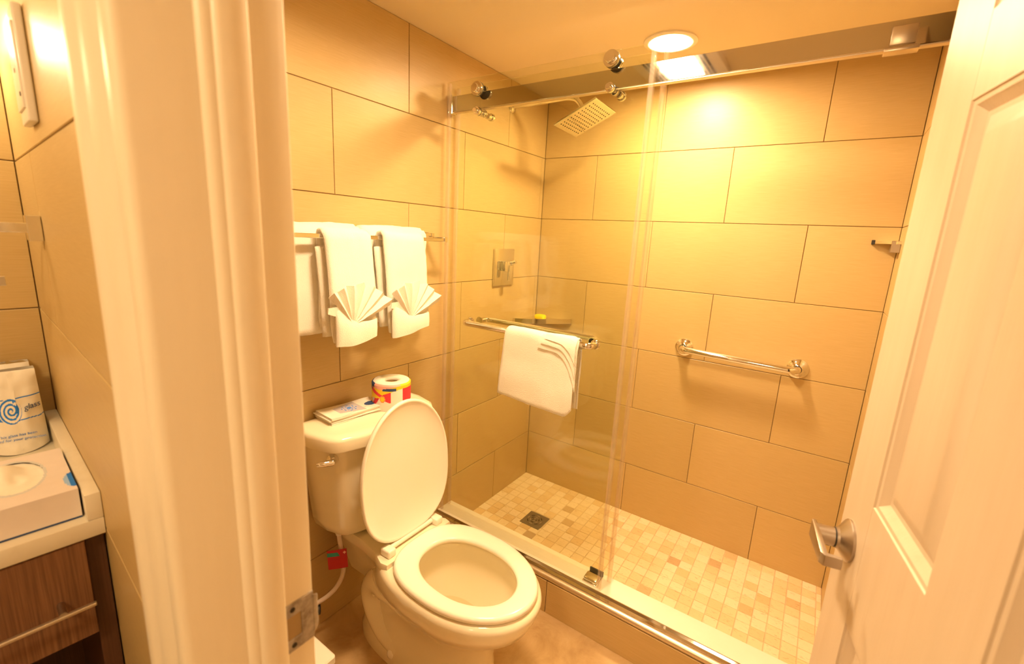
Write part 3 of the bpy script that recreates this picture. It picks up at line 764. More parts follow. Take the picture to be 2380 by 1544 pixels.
# ------------------------------------------------------------------ things on the tank
ZT = 0.785
def bag_sheet(k, top=False):
    z0 = ZT+0.0005+k*0.0030
    rr = random.Random(k)
    cx, cy, a = 0.068 + rr.uniform(-.004, .004), -1.262+rr.uniform(-.004, .004), R(86 + rr.uniform(-2.5, 2.5))
    M = Matrix.Translation((cx, cy, z0)) @ Matrix.Rotation(a, 4, 'Z')
    L_, W_ = 0.195, 0.098
    def curl(u_, v_): return 0.0035*max(0, 0.25-u_)**2*16*(k/8) + 0.0006*math.sin(u_*9+k)
    def colr(u_, v_):
        if not top: return 0
        # lilac map shape, blue star burst, navy oval, thin lines
        X, Y = (u_-0.46)*1.55, (v_-0.52)*0.80
        if -0.36 < X < 0.30 and abs(Y) < 0.20+0.18*(X+0.36)/0.66*0.9: 
            r_ = math.hypot(X*0.98, Y)*1.0; th = math.atan2(Y, X)
            if r_ < 0.055 or (r_ < 0.21 and (math.sin(8*th)*math.sin(r_*60) > 0.35)): return 2
            return 1
        if ((X-0.62)/0.20)**2 + ((Y+0.08)/0.14)**2 < 1: return 3
        if abs(Y - (-0.30+0.12*math.sin(X*3.2))) < 0.008 and -0.7 < X < 0.5: return 1
        return 0
    bm = BM()
    n, m_ = (110, 60) if top else (12, 4)
    f = lambda u_, v_, dz: ((u_-0.5)*L_, (v_-0.5)*W_, curl(u_, v_)+dz)
    vt = paint_grid(bm, lambda a_, b_: f(a_, b_, 0.0026), n, m_, colr)
    paint_grid(bm, lambda a_, b_: f(a_, b_, 0.0), 12, 4, lambda a_, b_: 0)
    # closed long edges of the folded bag
    for v_ in (0.0, 1.0): paint_grid(bm, lambda a_, b_: f(a_, v_, 0.0026*b_), 12, 1, lambda a_, b_: 0)
    for u_ in (0.0, 1.0): paint_grid(bm, lambda a_, b_: f(u_, a_, 0.0026*b_), 4, 1, lambda a_, b_: 0)
    return bm, M
lbls = ['topmost folded paper bag of the stack on the toilet tank, printed with a blue star'] + ['plain white folded paper bag inside the stack on the toilet tank']*6
for k in range(7):
    bm, M = bag_sheet(k, k == 6)
    solo('paper_bag', bm, ['paper_white', 'print_lilac', 'print_blue', 'print_navy'], lbls[0] if k == 6 else lbls[1], 'paper bag', 'stack of paper bags on the tank', M=M, smooth=20)
# wrapped toilet roll
t = thing('toilet_roll', (0.108, -1.122, ZT), 'toilet roll in a bright red and yellow wrapper standing on the tank', 'toilet roll')
RX, RY, RR, RH = 0.108, -1.122, 0.066, 0.094
def rollcol(u_, v_):
    a = u_*360
    # bands sweep round the roll from a round badge that faces the doorway
    d = ((a-292+180) % 360)-180
    h = v_
    if (d/9)**2 + ((h-0.46)/0.13)**2 < 1: return 5 if (d/6.5)**2 + ((h-0.46)/0.09)**2 < 1 else 4
    if d > 0:
        c = 0.62 + 0.10*math.sin(d*0.03) + 0.0018*d
        if h > 0.84+0.002*d: return 6 if d < 55 else 3
        if 0.78 < h < 0.88 and d < 42: return 2
        if c < h: return 3 if h < c+0.12 or d > 60 else 7
        if d > 62 and h > 0.30: return 1
        if h > 0.42-0.004*d and d < 26: return 1
        return 0
    d = -d
    if h > 0.80 + 0.0012*d: return 2 if d > 30 else 6
    if abs(h-(0.55+0.0052*d)) < 0.05+0.001*d: return 2 if d > 44 else 1
    if h > 0.50-0.0015*d: return 3
    if d < 46: return 1 if abs(d-(18+60*(0.48-h))) < 9 else 0
    if d < 78: return 4
    return 6
bm = BM()
def rpos(u_, v_):
    a = u_*2*PI; r_ = RR*(1+0.012*math.sin(7*a)*(v_))
    r_ *= 1 - 0.06*max(0, v_-0.94)/0.06
    return (RX+r_*math.cos(a), RY+r_*math.sin(a), ZT+RH*v_)
paint_grid(bm, rpos, 160, 48, rollcol)
part('wrapper', bm, ['paper_white', 'print_red', 'print_navy', 'print_yellow', 'print_orange', 'print_yellow', 'print_pink', 'print_lime'], t, smooth=0, label='bright printed wrapper')
bm = BM()
def rr_(r_, z): return [(RX+r_*(1+0.01*math.sin(5*a+z*40))*math.cos(a), RY+r_*(1+0.01*math.sin(5*a+z*40))*math.sin(a), z) for a in [2*PI*k/48 for k in range(48)]]
loft(bm, [rr_(0.061, ZT), rr_(0.0642, ZT+0.01), rr_(0.0642, ZT+RH-0.006), rr_(0.060, ZT+RH+0.001), rr_(0.036, ZT+RH+0.0025), rr_(0.0255, ZT+RH), rr_(0.0235, ZT+RH-0.005), rr_(0.0235, ZT+0.01)], True, True)
part('paper', bm, 'paper_white', t, smooth=60)
bm = BM(); loft(bm, [rr_(0.0233, ZT+0.02), rr_(0.0233, ZT+RH-0.008), rr_(0.0222, ZT+RH-0.008), rr_(0.0222, ZT+0.02)], True, False); part('core', bm, 'cardboard', t, smooth=60)
MT = Matrix.Translation((RX, RY, ZT+0.052))

# ------------------------------------------------------------------ towel bar with towels
BX, BZ = 0.112, 1.362
t = thing('towel_bar', (0.06, -1.16, 1.35), 'square chrome double towel bar on the tiled wall above the toilet', 'towel bar')
bm = BM(); box(bm, BX-0.006, BX+0.006, -1.50, -0.866, BZ-0.006, BZ+0.006, 0.001, 1); part('front_bar', bm, 'chrome', t, smooth=0)
bm = BM(); box(bm, 0.042, 0.052, -1.50, -0.872, 1.372, 1.384, 0.001, 1); part('rear_bar', bm, 'chrome', t, smooth=0)
for y in (-0.872, -1.494):
    bm = BM(); box(bm, 0.004, BX+0.010, y-0.007, y+0.007, BZ-0.008, BZ+0.010, 0.001, 1); box(bm, 0.001, 0.010, y-0.022, y+0.022, BZ-0.022, BZ+0.024, 0.0015, 1)
    box(bm, 0.040, 0.054, y-0.007, y+0.007, BZ+0.008, BZ+0.022)
    part('bracket', bm, 'chrome', t, smooth=0)
def fuzz(bm, amp, sc, seed):
    for v_ in bm.verts:
        p = Vector(v_.co)*sc + Vector((seed*7.3, seed*3.1, 0))
        v_.co += Vector((noise.noise(p), noise.noise(p+Vector((31, 0, 0))), noise.noise(p+Vector((0, 47, 0)))))*amp
def fold_ribbon(path, th, a0, a1, axis, na, taper=None, rnd=0.35):
    """cloth folded over a bar: path = centre line in the plane across the bar; swept from a0 to a1 along the bar; rounded edges"""
    path = [Vector((p[0], p[1])) for p in path]
    L_, R_ = [], []
    for i, p in enumerate(path):
        d = (path[min(i+1, len(path)-1)]-path[max(i-1, 0)]).normalized(); n = Vector((-d.y, d.x))
        L_.append(p+n*th/2); R_.append(p-n*th/2)
    # rounded free ends
    e0 = path[0]-(path[1]-path[0]).normalized()*th*0.3; e1 = path[-1]+(path[-1]-path[-2]).normalized()*th*0.3
    cen = L_ + [e1] + R_[::-1] + [e0]
    mid = list(path) + [path[-1]] + list(path[::-1]) + [path[0]]
    bm = BM(); rings = []
    for k in range(na+1):
        f = k/na
        a = a0+(a1-a0)*f
        e = min(f, 1-f)*na
        s = 1.0 if e >= 1.5 else (0.35, 0.88)[int(e >= 1)] if e < 1.5 else 1.0
        ring = []
        for q, mm in zip(cen, mid):
            c = mm + (q-mm)*s
            aa = a
            if taper: aa = a + taper(f, c)
            ring.append((c.x, aa, c.y) if axis == 'y' else (aa, c.x, c.y))
        rings.append(ring)
    loft(bm, rings)
    return bm
def dens(path, n):
    path = [Vector((p[0], p[1])) for p in path]
    ln = [0]
    for a, b in zip(path, path[1:]): ln.append(ln[-1]+(b-a).length)
    out = []
    for k in range(n+1):
        s = ln[-1]*k/n
        i = max(0, min(len(path)-2, next((j for j in range(len(ln)-1) if ln[j+1] >= s-1e-9), len(path)-2)))
        f = (s-ln[i])/(ln[i+1]-ln[i]) if ln[i+1] > ln[i] else 0
        out.append(path[i].lerp(path[i+1], f))
    return out
def arc(cx, cz, r, a0, a1, n=8): return [(cx+r*math.cos(R(a0+(a1-a0)*k/n)), cz+r*math.sin(R(a0+(a1-a0)*k/n))) for k in range(n+1)]
# two thick bath towels on the rear bar
for y0, y1, zb, lab, sd in ((-1.475, -1.205, 1.080, 'thick white bath towel folded on the rear bar, nearest the door frame', 1), (-1.203, -0.925, 1.085, 'thick white bath towel folded on the rear bar, nearest the glass', 2)):
    path = dens([(0.026, zb+0.015)] + arc(0.047, 1.372, 0.019, 180, 0) + [(0.066, 1.30), (0.066, zb)], 36)
    bm = fold_ribbon(path, 0.026, y0, y1, 'y', 26)
    fuzz(bm, 0.006, 9, sd); fuzz(bm, 0.0016, 60, sd)
    o = solo('bath_towel', bm, 'terry', lab, 'towel', 'bath towels on the rear bar', smooth=80)
# two hand towels on the front bar, hems turned up into pockets
HT = ((-1.376, -1.220, -1.318, 1.117, 'white hand towel with a fan-folded washcloth, on the front bar by the door frame', 'white washcloth pleated into a fan, tucked in the hand towel by the door frame', 3),
      (-1.172, -0.995, -1.094, 1.112, 'white hand towel with a fan-folded washcloth, on the front bar near the glass', 'white washcloth pleated into a fan, tucked in the hand towel near the glass', 4))
for y0, y1, py, pz, lab, lab2, sd in HT:
    t = thing('hand_towel', (BX, (y0+y1)/2, 1.055), lab, 'towel', 'hand towels on the front bar')
    path = dens([(0.092, 1.10), (0.090, 1.28)] + arc(BX, BZ, 0.017, 180, 0) + [(0.135, 1.30), (0.144, 1.20), (0.146, 1.06)], 40)
    drift = lambda f, c: 0.020*(1.36-c[1])*1.0 + 0.01*math.sin(c[1]*20)*(1.36-c[1])
    bm = fold_ribbon(path, 0.017, y0, y1, 'y', 18, drift)
    fuzz(bm, 0.005, 10, sd); fuzz(bm, 0.0014, 70, sd)
    part('cloth', bm, 'terry', t, smooth=80)
    # second fold seen at the left edge
    path = dens([(0.104, 1.33), (0.112, 1.20), (0.118, 1.075)], 16)
    bm = fold_ribbon(path, 0.012, y0-0.012, y0+0.05, 'y', 6, lambda f, c: 0.02*(1.36-c[1]))
    fuzz(bm, 0.004, 14, sd+9); part('inner_fold', bm, 'terry', t, smooth=80)
    # turned-up hem pocket with a slanting mouth
    bm = BM(); rings = []
    nn = 16
    for k in range(nn+1):
        f = k/nn; y = y0+0.004+(y1-y0-0.012)*f
        top = pz + 0.045*max(0, 0.42-f)/0.42 + 0.003*math.sin(f*6)
        bot = 1.052 + 0.006*math.sin(f*4+sd) + 0.010*f
        xo = 0.171 + 0.006*math.sin(f*PI)
        s = 0.5 if k in (0, nn) else 1.0
        c = 0.164
        rings.append([(c+(x-c)*s, y, z) for x, z in ((0.158, bot), (xo, bot-0.003), (xo+0.002, bot+0.012), (xo+0.001, (top+bot)/2), (xo-0.001, top-0.004), (xo-0.004, top+0.001), (xo-0.008, top-0.003), (0.160, (top+bot)/2))])
    loft(bm, rings); fuzz(bm, 0.003, 22, sd+5); part('pocket', bm, 'terry', t, smooth=80)
    # pleated fan
    bm = BM()
    npl = 7; rows = 8
    grid = []
    for i in range(2*npl+1):
        f = i/(2*npl); a = R(130 - 112*f)
        rad = 0.112 + 0.040*f**2 + (0.004 if i % 2 else 0) + 0.004*math.sin(i*2.1)
        col = []
        for j in range(rows+1):
            q = j/rows; r_ = 0.012 + (rad-0.012)*q
            amp = (0.009 if i % 2 else -0.006)*(0.25+0.75*q)
            lean = 0.010*q - 0.012*q*q
            col.append(bm.verts.new((0.172+amp+lean, py+r_*math.cos(a)*1.02, pz-0.010+r_*math.sin(a))))
        grid.append(col)
    for i in range(2*npl):
        for j in range(rows): bm.faces.new((grid[i][j], grid[i+1][j], grid[i+1][j+1], grid[i][j+1]))
    bmesh.ops.recalc_face_normals(bm, faces=bm.faces)
    g = bmesh.ops.solidify(bm, geom=bm.faces[:], thickness=0.0038)
    # lower flap sticking out at the left of the fan
    fl = [(-0.085, 0.058), (-0.030, 0.060), (-0.004, 0.012), (-0.020, 0.004), (-0.060, 0.030), (-0.088, 0.040)]
    loft(bm, [[(0.170+dx+0.006*math.sin(y*30), py+y*0.92, pz-0.004+z*0.9) for y, z in fl] for dx in (0.0, 0.004)])
    fuzz(bm, 0.0014, 60, sd+3)
    solo('washcloth', bm, 'terry_thin', lab2, 'washcloth', 'fan-folded washcloths in the hand towels', smooth=45)

# washcloth folded over the glass door's towel handle
t = thing('folded_washcloth', (0.52, -0.81, 0.80), 'white washcloth folded in quarters over the handle of the glass door', 'washcloth')
HB, HZ = -0.808, 1.049
path = dens([(-0.786, 0.84), (-0.787, 1.03)] + arc(HB, HZ, 0.019, 0, 180) + [(-0.829, 1.0), (-0.832, 0.90), (-0.832, 0.815)], 38)
bm = fold_ribbon(path, 0.010, 0.376, 0.664, 'x', 30, lambda f, c: (1.05-c[1])*0.0*f - (0.018*(1.05-c[1])/0.22)*(1-f) + (0.0 if c[1] < 1.03 else 0))
for v_ in bm.verts:                          # the hem hangs lower at the right and its corner is round
    f = (v_.co.x-0.37)/0.29
    k = max(0, min(1, (1.0-v_.co.z)/0.18))
    if v_.co.y < -0.81: v_.co.z -= 0.020*k*f
    if f > 0.9: v_.co.z += 0.6*(f-0.9)**2*4*k
fuzz(bm, 0.004, 11, 21); fuzz(bm, 0.0012, 90, 22)
part('cloth', bm, 'terry', t, smooth=80)
# turned corner: rounded layers stacked on the right of the front face
for q in range(3):
    bm = BM()
    x0 = 0.522 + 0.014*q; x1 = 0.672 - 0.002*q
    out = []
    zt = 1.066 + 0.004*q
    zb0 = 1.020 + 0.018*q
    nb = 12
    xs_ = [x0 + (x1-x0)*k/nb for k in range(nb+1)]
    low = []
    for k, x in enumerate(xs_):
        f = k/nb
        low.append(zb0 - 0.012*f - (0.115-0.03*q)*max(0, (f-0.45)/0.55)**2.2)
    yy = -0.8395 - 0.0042*q
    rings = []
    for k, x in enumerate(xs_):
        z0 = low[k]
        col = []
        for j in range(7):
            z = z0 + (zt-z0)*j/6
            dy = 0.013*max(0, (z-1.035)/0.035)**2
            col.append((x, yy+dy+0.001*math.sin(x*80), z))
        rings.append(col + [(c[0], c[1]+0.0036, c[2]) for c in col[::-1]])
    loft(bm, rings); fuzz(bm, 0.0010, 70, 30+q)
    part('corner_layer', bm, 'terry', t, smooth=80)
# open side edges of the folds seen at the right
for q in range(2):
    path = dens([(-0.796-0.010*q, 0.822+0.008*q), (-0.797-0.010*q, 1.03)], 14)
    bm = fold_ribbon(path, 0.0075, 0.52, 0.668-0.004*q, 'x', 10)
    fuzz(bm, 0.0022, 14, 40+q); part('inner_fold', bm, 'terry', t, smooth=80)

# ------------------------------------------------------------------ shower fittings
NH = Vector((-0.416, 0.035, 0.909)).normalized()
HC_ = Vector((0.367, -0.306, 1.881))
ux = Vector((0.909, 0, 0.416)).normalized(); uy = NH.cross(ux).normalized(); ux = uy.cross(NH)
MH = Matrix(((ux.x, uy.x, NH.x, HC_.x), (ux.y, uy.y, NH.y, HC_.y), (ux.z, uy.z, NH.z, HC_.z), (0, 0, 0, 1)))
t = thing('rain_shower', (0.0, -0.321, 1.965), 'square chrome rain shower head on a bent arm inside the shower', 'shower head')
bm = BM(); box(bm, -0.1, 0.1, -0.1, 0.1, 0.0, 0.008, 0.0015, 1); part('plate', bm, 'chrome', t, M=MH, smooth=0)
bm = BM()
for i in range(10):
    for j in range(10):
        x, y = -0.076+0.0169*i, -0.076+0.0169*j
        lathe(bm, [(0, 0.0026), (0.0012, 0.0022)], (x, y, 0.0), (0, 0, -1), 8)
part('nozzle_grid', bm, 'rubber', t, M=MH, smooth=0, kind='stuff')
bm = BM()
top = HC_ + NH*0.05
tube(bm, bend([(0.004, -0.321, 1.965), (0.30, -0.314, 1.972), tuple(top + Vector((-0.012, 0, 0.03))), tuple(HC_+NH*0.028)], 0.03), 0.0105, 16)
part('arm', bm, 'chrome', t)
bm = BM(); lathe(bm, [(0, 0.012), (0.010, 0.016), (0.024, 0.016), (0.034, 0.011)], tuple(HC_+NH*0.006), tuple(NH), 20); part('ball_joint', bm, 'chrome', t)
bm = BM(); lathe(bm, [(0, 0.028), (0.004, 0.027), (0.010, 0.020), (0.012, 0.011)], (0.0005, -0.321, 1.965), (1, 0, 0), 26); part('flange', bm, 'chrome', t)

t = thing('shower_valve', (0.0, -0.336, 1.15), 'rectangular chrome shower valve plate with a lever on the tiled wall', 'shower valve')
bm = BM(); box(bm, 0.0005, 0.010, -0.418, -0.254, 1.150, 1.328, 0.004); part('plate', bm, 'chrome', t)
bm = BM(); box(bm, 0.010, 0.052, -0.368, -0.318, 1.222, 1.270, 0.003); part('body', bm, 'chrome', t)
bm = BM(); box(bm, 0.044, 0.060, -0.358, -0.330, 1.178, 1.252, 0.003); lathe(bm, [(0, 0.010), (0.020, 0.009), (0.022, 0.004)], (0.052, -0.333, 1.262), (0.8, 0.2, 0.3), 16); part('lever', bm, 'chrome', t)

t = thing('grab_bar', (1.04, -0.04, 0.92), 'polished chrome grab bar across the back shower wall', 'grab bar')
bm = BM()
gx0, gx1 = 0.812, 1.262
tube(bm, bend([(gx0, -0.006, 0.927), (gx0, -0.062, 0.927), (gx1, -0.062, 0.918), (gx1, -0.006, 0.918)], 0.035, 8), 0.0145, 20); part('tube', bm, 'chrome', t)
for x, z in ((gx0, 0.927), (gx1, 0.918)):
    bm = BM(); lathe(bm, [(0, 0.040), (0.003, 0.040), (0.006, 0.036), (0.009, 0.036), (0.013, 0.029), (0.022, 0.024), (0.026, 0.018)], (x, -0.0005, z), (0, -1, 0), 36); f_ = part('flange', bm, 'chrome', t)
    bm = BM(); lathe(bm, [(0, 0.0162), (0.003, 0.0162)], (x, -0.0245, z), (0, -1, 0), 28); part('gasket', bm, 'rubber', f_)

t = thing('floor_drain', (0.291, -0.369, 0.0), 'square grey steel drain set in the mosaic shower floor', 'drain')
bm = BM(); box(bm, *drain, -0.006, 0.0012, 0.001, 1); part('plate', bm, 'drain_steel', t, smooth=0)
bm = BM(); lathe(bm, [(0, 0.046), (0.0006, 0.046), (0.0006, 0.043), (0.0002, 0.043)], (0.291, -0.369, 0.0012), (0, 0, 1), 36); part('rim', bm, 'drain_steel', t)
for rr2, n_ in ((0.036, 8), (0.022, 6), (0.009, 4)):
    for k in range(n_):
        bm = BM(); a0 = 2*PI*k/n_+rr2*20; da = 2*PI/n_*0.30
        loft(bm, [[(0.291+(rr2+s)*math.cos(a0+u_*da), -0.369+(rr2+s)*math.sin(a0+u_*da), 0.0022+zz) for s, zz in ((-0.002, 0), (0.002, 0), (0.002, 0.0006), (-0.002, 0.0006))] for u_ in (-1, 0, 1)])
        part('slot', bm, 'satin_metal' if (k+n_) % 2 else 'dark', t, smooth=0)

# corner shelves
t = thing('corner_shelf', (0.0, 0.0, 0.955), 'chrome edged corner shelf low in the shower with a yellow soap', 'shelf', 'chrome corner shelves')
bm = BM()
tri = [(0.0, 0.0), (0.226, 0.0), (0.226, -0.012), (0.19, -0.062), (0.13, -0.125), (0.065, -0.187), (0.012, -0.226), (0.0, -0.226)]
prism(bm, [(x+0.0005, y-0.0005) for x, y in tri], 0.956, 0.962); part('plate', bm, 'chrome', t, smooth=0)
bm = BM()
ln = [(0.226, -0.001), (0.226, -0.012), (0.19, -0.062), (0.13, -0.125), (0.065, -0.187), (0.012, -0.226), (0.001, -0.226)]
loft(bm, [[(x, y, 0.950), (x+0.003, y-0.003, 0.950), (x+0.003, y-0.003, 0.975), (x, y, 0.975)] for x, y in ln]); part('front_lip', bm, 'chrome', t, smooth=30)
bm = BM()
rings = []
for z, s in ((0.962, 0.8), (0.966, 1.0), (0.980, 1.0), (0.985, 0.82)): rings.append([(0.075+0.030*s*math.copysign(abs(math.cos(a))**0.6, math.cos(a)), -0.075+0.022*s*math.copysign(abs(math.sin(a))**0.6, math.sin(a)), z) for a in [2*PI*k/28 for k in range(28)]])
loft(bm, rings); solo('soap_bar', bm, 'soap_yellow', 'small bright yellow soap lying on the corner shelf', 'soap', smooth=50)
t = thing('corner_shelf', (XR, 0.0, 1.425), 'small chrome corner shelf high by the open door', 'shelf', 'chrome corner shelves')
bm = BM()
tri = [(XR-0.0005, -0.0005), (XR-0.072, -0.0005), (XR-0.072, -0.010), (XR-0.012, -0.085), (XR-0.0005, -0.085)]
prism(bm, tri, 1.427, 1.437); part('plate', bm, 'chrome', t, smooth=0)
bm = BM(); box(bm, XR-0.026, XR-0.0005, -0.080, -0.040, 1.398, 1.438, 0.0015, 1); part('mount', bm, 'nickel', t, smooth=0)
bm = BM(); box(bm, XR-0.078, XR-0.068, -0.014, -0.0005, 1.424, 1.440, 0.001, 1); part('end_cap', bm, 'rubber', t, smooth=0)

# ------------------------------------------------------------------ white bin beside the toilet
t = thing('waste_bin', (0.235, -1.60, ZF), 'white plastic bin on the floor behind the door jamb', 'bin')
bm = BM()
def rrect(x0, x1, y0, y1, r, z, n=5):
    out = []
    for cx, cy, a0 in ((x1-r, y1-r, 0), (x0+r, y1-r, 90), (x0+r, y0+r, 180), (x1-r, y0+r, 270)):
        for k in range(n+1): out.append((cx+r*math.cos(R(a0+90*k/n)), cy+r*math.sin(R(a0+90*k/n)), z))
    return out
loft(bm, [rrect(0.150, 0.312, -1.690, -1.530, 0.012, ZF), rrect(0.136, 0.322, -1.700, -1.520, 0.012, 0.185)]); part('body', bm, 'white_plastic', t)
bm = BM(); loft(bm, [rrect(0.130, 0.328, -1.706, -1.514, 0.010, 0.185), rrect(0.130, 0.328, -1.706, -1.514, 0.010, 0.205), rrect(0.134, 0.324, -1.702, -1.518, 0.009, 0.209)]); part('lid', bm, 'white_plastic', t)

# ------------------------------------------------------------------ vanity nook
ZV = 0.900
t = thing('countertop', tuple(MN @ Vector((-0.37, -0.3, ZV-0.03))), 'cream marble vanity counter with upstands, under the tissue box', 'countertop')
bm = BM(); box(bm, -0.6205, -0.130, -0.90, -0.0005, ZV-0.030, ZV, 0.002, 2); part('slab', bm, 'counter_marble', t, M=MN)
bm = BM(); box(bm, -0.6205, -0.130, -0.0205, -0.0005, ZV, ZV+0.046, 0.0015, 2); part('side_splash', bm, 'counter_marble', t, M=MN)
bm = BM(); box(bm, -0.6205, -0.601, -0.90, -0.021, ZV, ZV+0.046, 0.0015, 2); part('backsplash', bm, 'counter_marble', t, M=MN)
t = thing('vanity_cabinet', tuple(MN @ Vector((-0.37, -0.3, ZF))), 'dark walnut vanity cabinet with one drawer and an open shelf below', 'cabinet')
ZB = ZV-0.0305
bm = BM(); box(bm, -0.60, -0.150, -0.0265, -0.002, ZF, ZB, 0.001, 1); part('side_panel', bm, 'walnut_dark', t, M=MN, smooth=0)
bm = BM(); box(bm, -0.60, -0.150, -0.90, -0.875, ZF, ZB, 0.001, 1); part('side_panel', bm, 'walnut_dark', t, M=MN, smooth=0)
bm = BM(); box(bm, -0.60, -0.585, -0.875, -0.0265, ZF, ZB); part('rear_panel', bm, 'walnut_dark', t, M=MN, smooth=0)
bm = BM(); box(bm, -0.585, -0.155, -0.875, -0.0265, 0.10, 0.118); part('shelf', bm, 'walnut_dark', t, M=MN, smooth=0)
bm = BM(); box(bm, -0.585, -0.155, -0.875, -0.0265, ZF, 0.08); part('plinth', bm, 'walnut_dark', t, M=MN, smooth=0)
bm = BM(); box(bm, -0.150, -0.134, -0.872, -0.0275, 0.690, ZB-0.003, 0.001, 1); box(bm, -0.55, -0.150, -0.85, -0.05, 0.70, 0.71)
dr = part('drawer', bm, 'walnut', t, M=MN, smooth=0)
bm = BM(); box(bm, -0.108, -0.101, -0.80, -0.0275, 0.764, 0.7695, 0.001, 1); part('handle', bm, 'satin_metal', dr, M=MN, smooth=0, label='long slim satin metal bar handle')
for y in (-0.066, -0.74):
    bm = BM(); lathe(bm, [(0, 0.0050), (0.030, 0.0050)], (-0.134, y, 0.770), (1, 0, 0), 14); part('handle_post', bm, 'nickel', dr, M=MN)

# tissue box
t = thing('tissue_box', tuple(MN @ Vector((-0.25, -0.08, ZV))), 'flat white and blue tissue box on the cream counter', 'tissue box')
bx0, bx1, by0, by1, bz1 = -0.352, -0.152, -0.142, -0.0235, ZV+0.052
bm = BM()
ov = lambda a, s=1.0: (-0.262+0.066*s*math.cos(a), -0.088+0.035*s*math.sin(a))
def topcol(u_, v_):
    x, y = bx0+(bx1-bx0)*u_, by0+(by1-by0)*v_
    e = ((x+0.262)/0.066)**2 + ((y+0.088)/0.035)**2
    if e < 1.0: return 4
    if e < 1.22: return 1
    if ((x+0.195)/0.030)**2 + ((y-by1)/0.012)**2 < 1: return 2 if y < by1-0.005 else 3
    return 0
paint_grid(bm, lambda a, b: (bx0+(bx1-bx0)*a, by0+(by1-by0)*b, bz1), 90, 60, topcol)
for f in [f for f in bm.faces if f.material_index == 4]: bm.faces.remove(f)
for f in bm.faces: f.smooth = False
paint_grid(bm, lambda a, b: (bx1, by0+(by1-by0)*a, ZV+0.0005+(bz1-ZV-0.0005)*b), 40, 16, lambda a, b: 5 if b < 0.06 else 0)
paint_grid(bm, lambda a, b: (bx0, by0+(by1-by0)*a, ZV+0.0005+(bz1-ZV-0.0005)*b), 4, 2, lambda a, b: 0)
paint_grid(bm, lambda a, b: (bx0+(bx1-bx0)*a, by1, ZV+0.0005+(bz1-ZV-0.0005)*b), 40, 8, lambda a, b: 5)
paint_grid(bm, lambda a, b: (bx0+(bx1-bx0)*a, by0, ZV+0.0005+(bz1-ZV-0.0005)*b), 4, 2, lambda a, b: 0)
paint_grid(bm, lambda a, b: (bx0+(bx1-bx0)*a, by0+(by1-by0)*b, ZV+0.0006), 2, 2, lambda a, b: 0)
part('carton', bm, ['box_pink', 'print_grey_blue', 'print_pale_blue', 'print_blue', 'box_pink', 'print_navy'], t, M=MN, smooth=0)
bm = BM()
vs = []
for i in range(17):
    col = []
    for j in range(17):
        r_ = i/16; a = 2*PI*j/16
        x, y = ov(a, 1.06*r_)
        z = bz1-0.004 - 0.004*(1-r_) + 0.020*math.exp(-((x+0.285)/0.03)**2-((y+0.100)/0.02)**2) + 0.005*noise.noise(Vector((x*45, y*60, 3)))
        if r_ > 0.9: z = bz1-0.003
        col.append(bm.verts.new((x, y, z)))
    vs.append(col)
for i in range(16):
    for j in range(16):
        try: bm.faces.new((vs[i][j], vs[i+1][j], vs[i+1][j+1], vs[i][j+1]))
        except ValueError: pass
bmesh.ops.remove_doubles(bm, verts=bm.verts, dist=1e-5)
part('tissue', bm, 'tissue', t, M=MN, smooth=80)

# wrapped drinking glasses: two white paper bags
def glass_bag(x, y0, y1, h, label, printed, lean):
    t = thing('glass_bag', tuple(MN @ Vector((x, (y0+y1)/2, ZV))), label, 'paper bag', 'paper bags for drinking glasses on the counter')
    W_ = y1-y0
    def pos(u_, v_):
        y = y0 + W_*u_
        bul = 0.034*(1-v_)**0.6*(1-abs(2*u_-1)**2.5)
        wr = 0.0030*noise.noise(Vector((u_*5+x*9, v_*7, 1.0))) + 0.0016*math.sin(u_*7+v_*9)
        return (x + bul - 0.010*v_ + wr + lean*v_, y - (0.004*v_ if u_ > 0.5 else -0.004*v_) + 0.010*(1-v_)*(0.5-abs(u_-0.5))*(-1 if u_ < .5 else 1)*0.3, ZV + 0.0008 + h*v_ + 0.004*(1-v_)*abs(2*u_-1))
    def col(u_, v_):
        if not printed: return 0
        # spiral badge: centre (0.50, 0.53); u runs to the right
        du, dv = (u_-0.420)*W_*1.55, (v_-0.535)*h
        r_ = math.hypot(du, dv); th = math.atan2(dv, du)
        if r_ < 0.027:
            k = (r_/0.0088 - th/(2*PI)) % 1.0
            return 1 if k < 0.46 and r_ > 0.002 else 0
        lo, hi = 0.405+0.00*u_, 0.66
        if 0.0 < u_ < 0.42 and lo < v_ < hi and r_ >= 0.027 and not r_ < 0.029: return 1
        if u_ >= 0.42 and (abs(v_-0.675) < 0.006 or abs(v_-0.405-0.01*math.sin(u_*12)) < 0.006): return 1
        if u_ < 0.42 and (abs(v_-0.675) < 0.006): return 1
        return 0
    bm = BM()
    n, m_ = (170, 150) if printed else (20, 20)
    paint_grid(bm, pos, n, m_, col)
    paint_grid(bm, lambda a, b: (2*(x-0.012-0.010*b+lean*b)-pos(a, b)[0]-0.006*(1-b), pos(a, b)[1], pos(a, b)[2]), 20, 20, lambda a, b: 0)
    # sides
    for u_ in (0.0, 1.0):
        paint_grid(bm, lambda a, b: ((1-a)*pos(u_, b)[0] + a*(2*(x-0.012-0.010*b+lean*b)-pos(u_, b)[0]-0.006*(1-b)), pos(u_, b)[1], pos(u_, b)[2]), 2, 20, lambda a, b: 0)
    part('bag', bm, ['paper_white', 'print_blue'], t, M=MN, smooth=70)
    return t, pos
tb, pos = glass_bag(-0.535, -0.108, -0.024, 0.166, 'front white paper bag printed with a blue spiral and the word glass', True, 0.0)
glass_bag(-0.590, -0.108, -0.028, 0.170, 'plain white paper bag standing behind the printed one', False, 0.004)
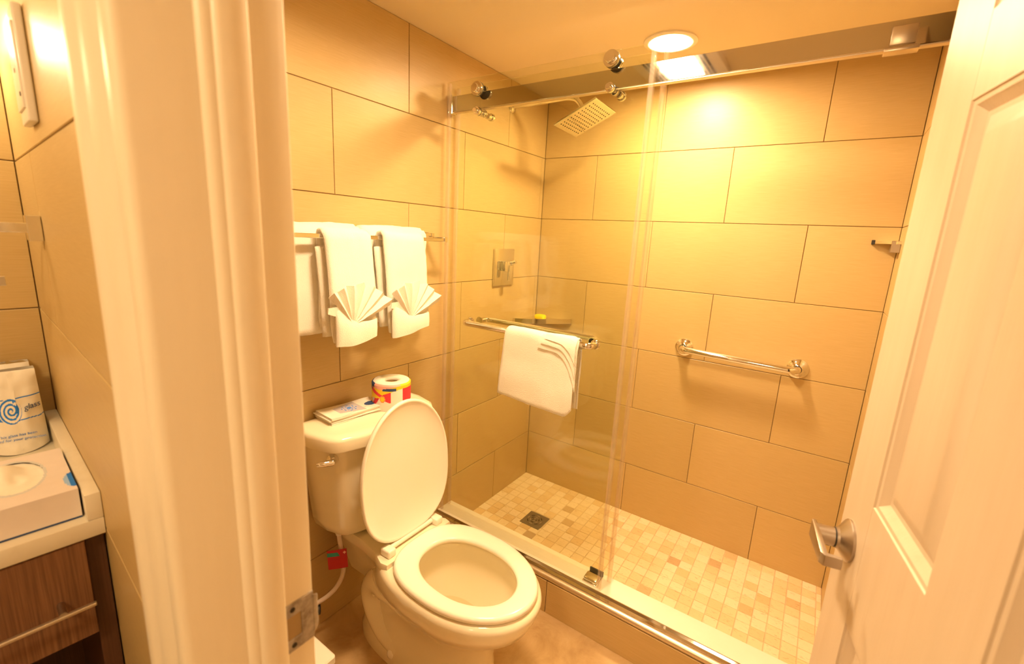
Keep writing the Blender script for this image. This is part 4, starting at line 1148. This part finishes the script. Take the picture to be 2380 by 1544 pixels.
def on_bag(body, u_, v_, size, shear, rot):
    p = Vector(pos(u_, v_)); px = Vector(pos(u_+0.06, v_))-p; px.normalize()
    pz = Vector(pos(u_, v_+0.06))-p; nrm = px.cross(pz).normalized(); pz = nrm.cross(px)
    px2 = px*math.cos(rot)+pz*math.sin(rot); pz2 = nrm.cross(px2)
    o = p + nrm*0.0016
    M = Matrix(((px2.x, pz2.x, nrm.x, o.x), (px2.y, pz2.y, nrm.y, o.y), (px2.z, pz2.z, nrm.z, o.z), (0, 0, 0, 1)))
    return text_bm(body, size, M, shear)
part('lettering', on_bag('glass', 0.80, 0.545, 0.0160, 0.30, 0.0), 'print_navy', tb, M=MN, smooth=0, label='dark blue word glass')
bm = on_bag('This glass has been', 0.47, 0.235, 0.0072, 0.05, 0.0)
b2 = on_bag('sanitized for your protection', 0.44, 0.183, 0.0072, 0.05, 0.0); merge(bm, b2)
part('lettering', bm, 'print_blue', tb, M=MN, smooth=0, label='two small lines of blue lettering')

# slim white box on the nook's side wall
t = thing('wall_box', tuple(MN @ Vector((-0.20, 0, 1.51))), 'slim white plastic box fixed high on the tiled nook wall', 'wall box')
bm = BM(); box(bm, -0.245, -0.165, -0.011, -0.0006, 1.512, 1.662, 0.0025, 3); part('housing', bm, 'white_plastic', t, M=MN)
bm = BM(); box(bm, -0.240, -0.172, -0.0135, -0.010, 1.530, 1.640, 0.001, 2); part('face', bm, 'white_plastic', t, M=MN)
for x, z in ((-0.205, 1.634), (-0.205, 1.582), (-0.180, 1.548)):
    bm = BM(); lathe(bm, [(0, 0.0032), (0.001, 0.003)], (x, -0.0134, z), (0, -1, 0), 12); part('button', bm, 'dark' if z < 1.56 else 'nickel', t, M=MN)

# square chrome towel holder
t = thing('towel_holder', tuple(MN @ Vector((-0.35, 0, 1.36))), 'square chrome towel holder on the tiled nook wall above the counter', 'towel holder')
bm = BM(); box(bm, -0.372, -0.330, -0.0185, -0.0008, 1.338, 1.381, 0.001, 1); part('mount', bm, 'chrome', t, M=MN, smooth=0)
bm = BM(); box(bm, -0.346, -0.331, -0.125, -0.017, 1.352, 1.368, 0.001, 1); box(bm, -0.346, -0.331, -0.125, -0.112, 1.264, 1.368, 0.001, 1); box(bm, -0.346, -0.331, -0.125, -0.053, 1.264, 1.280, 0.001, 1)
part('bar', bm, 'chrome', t, M=MN, smooth=0)
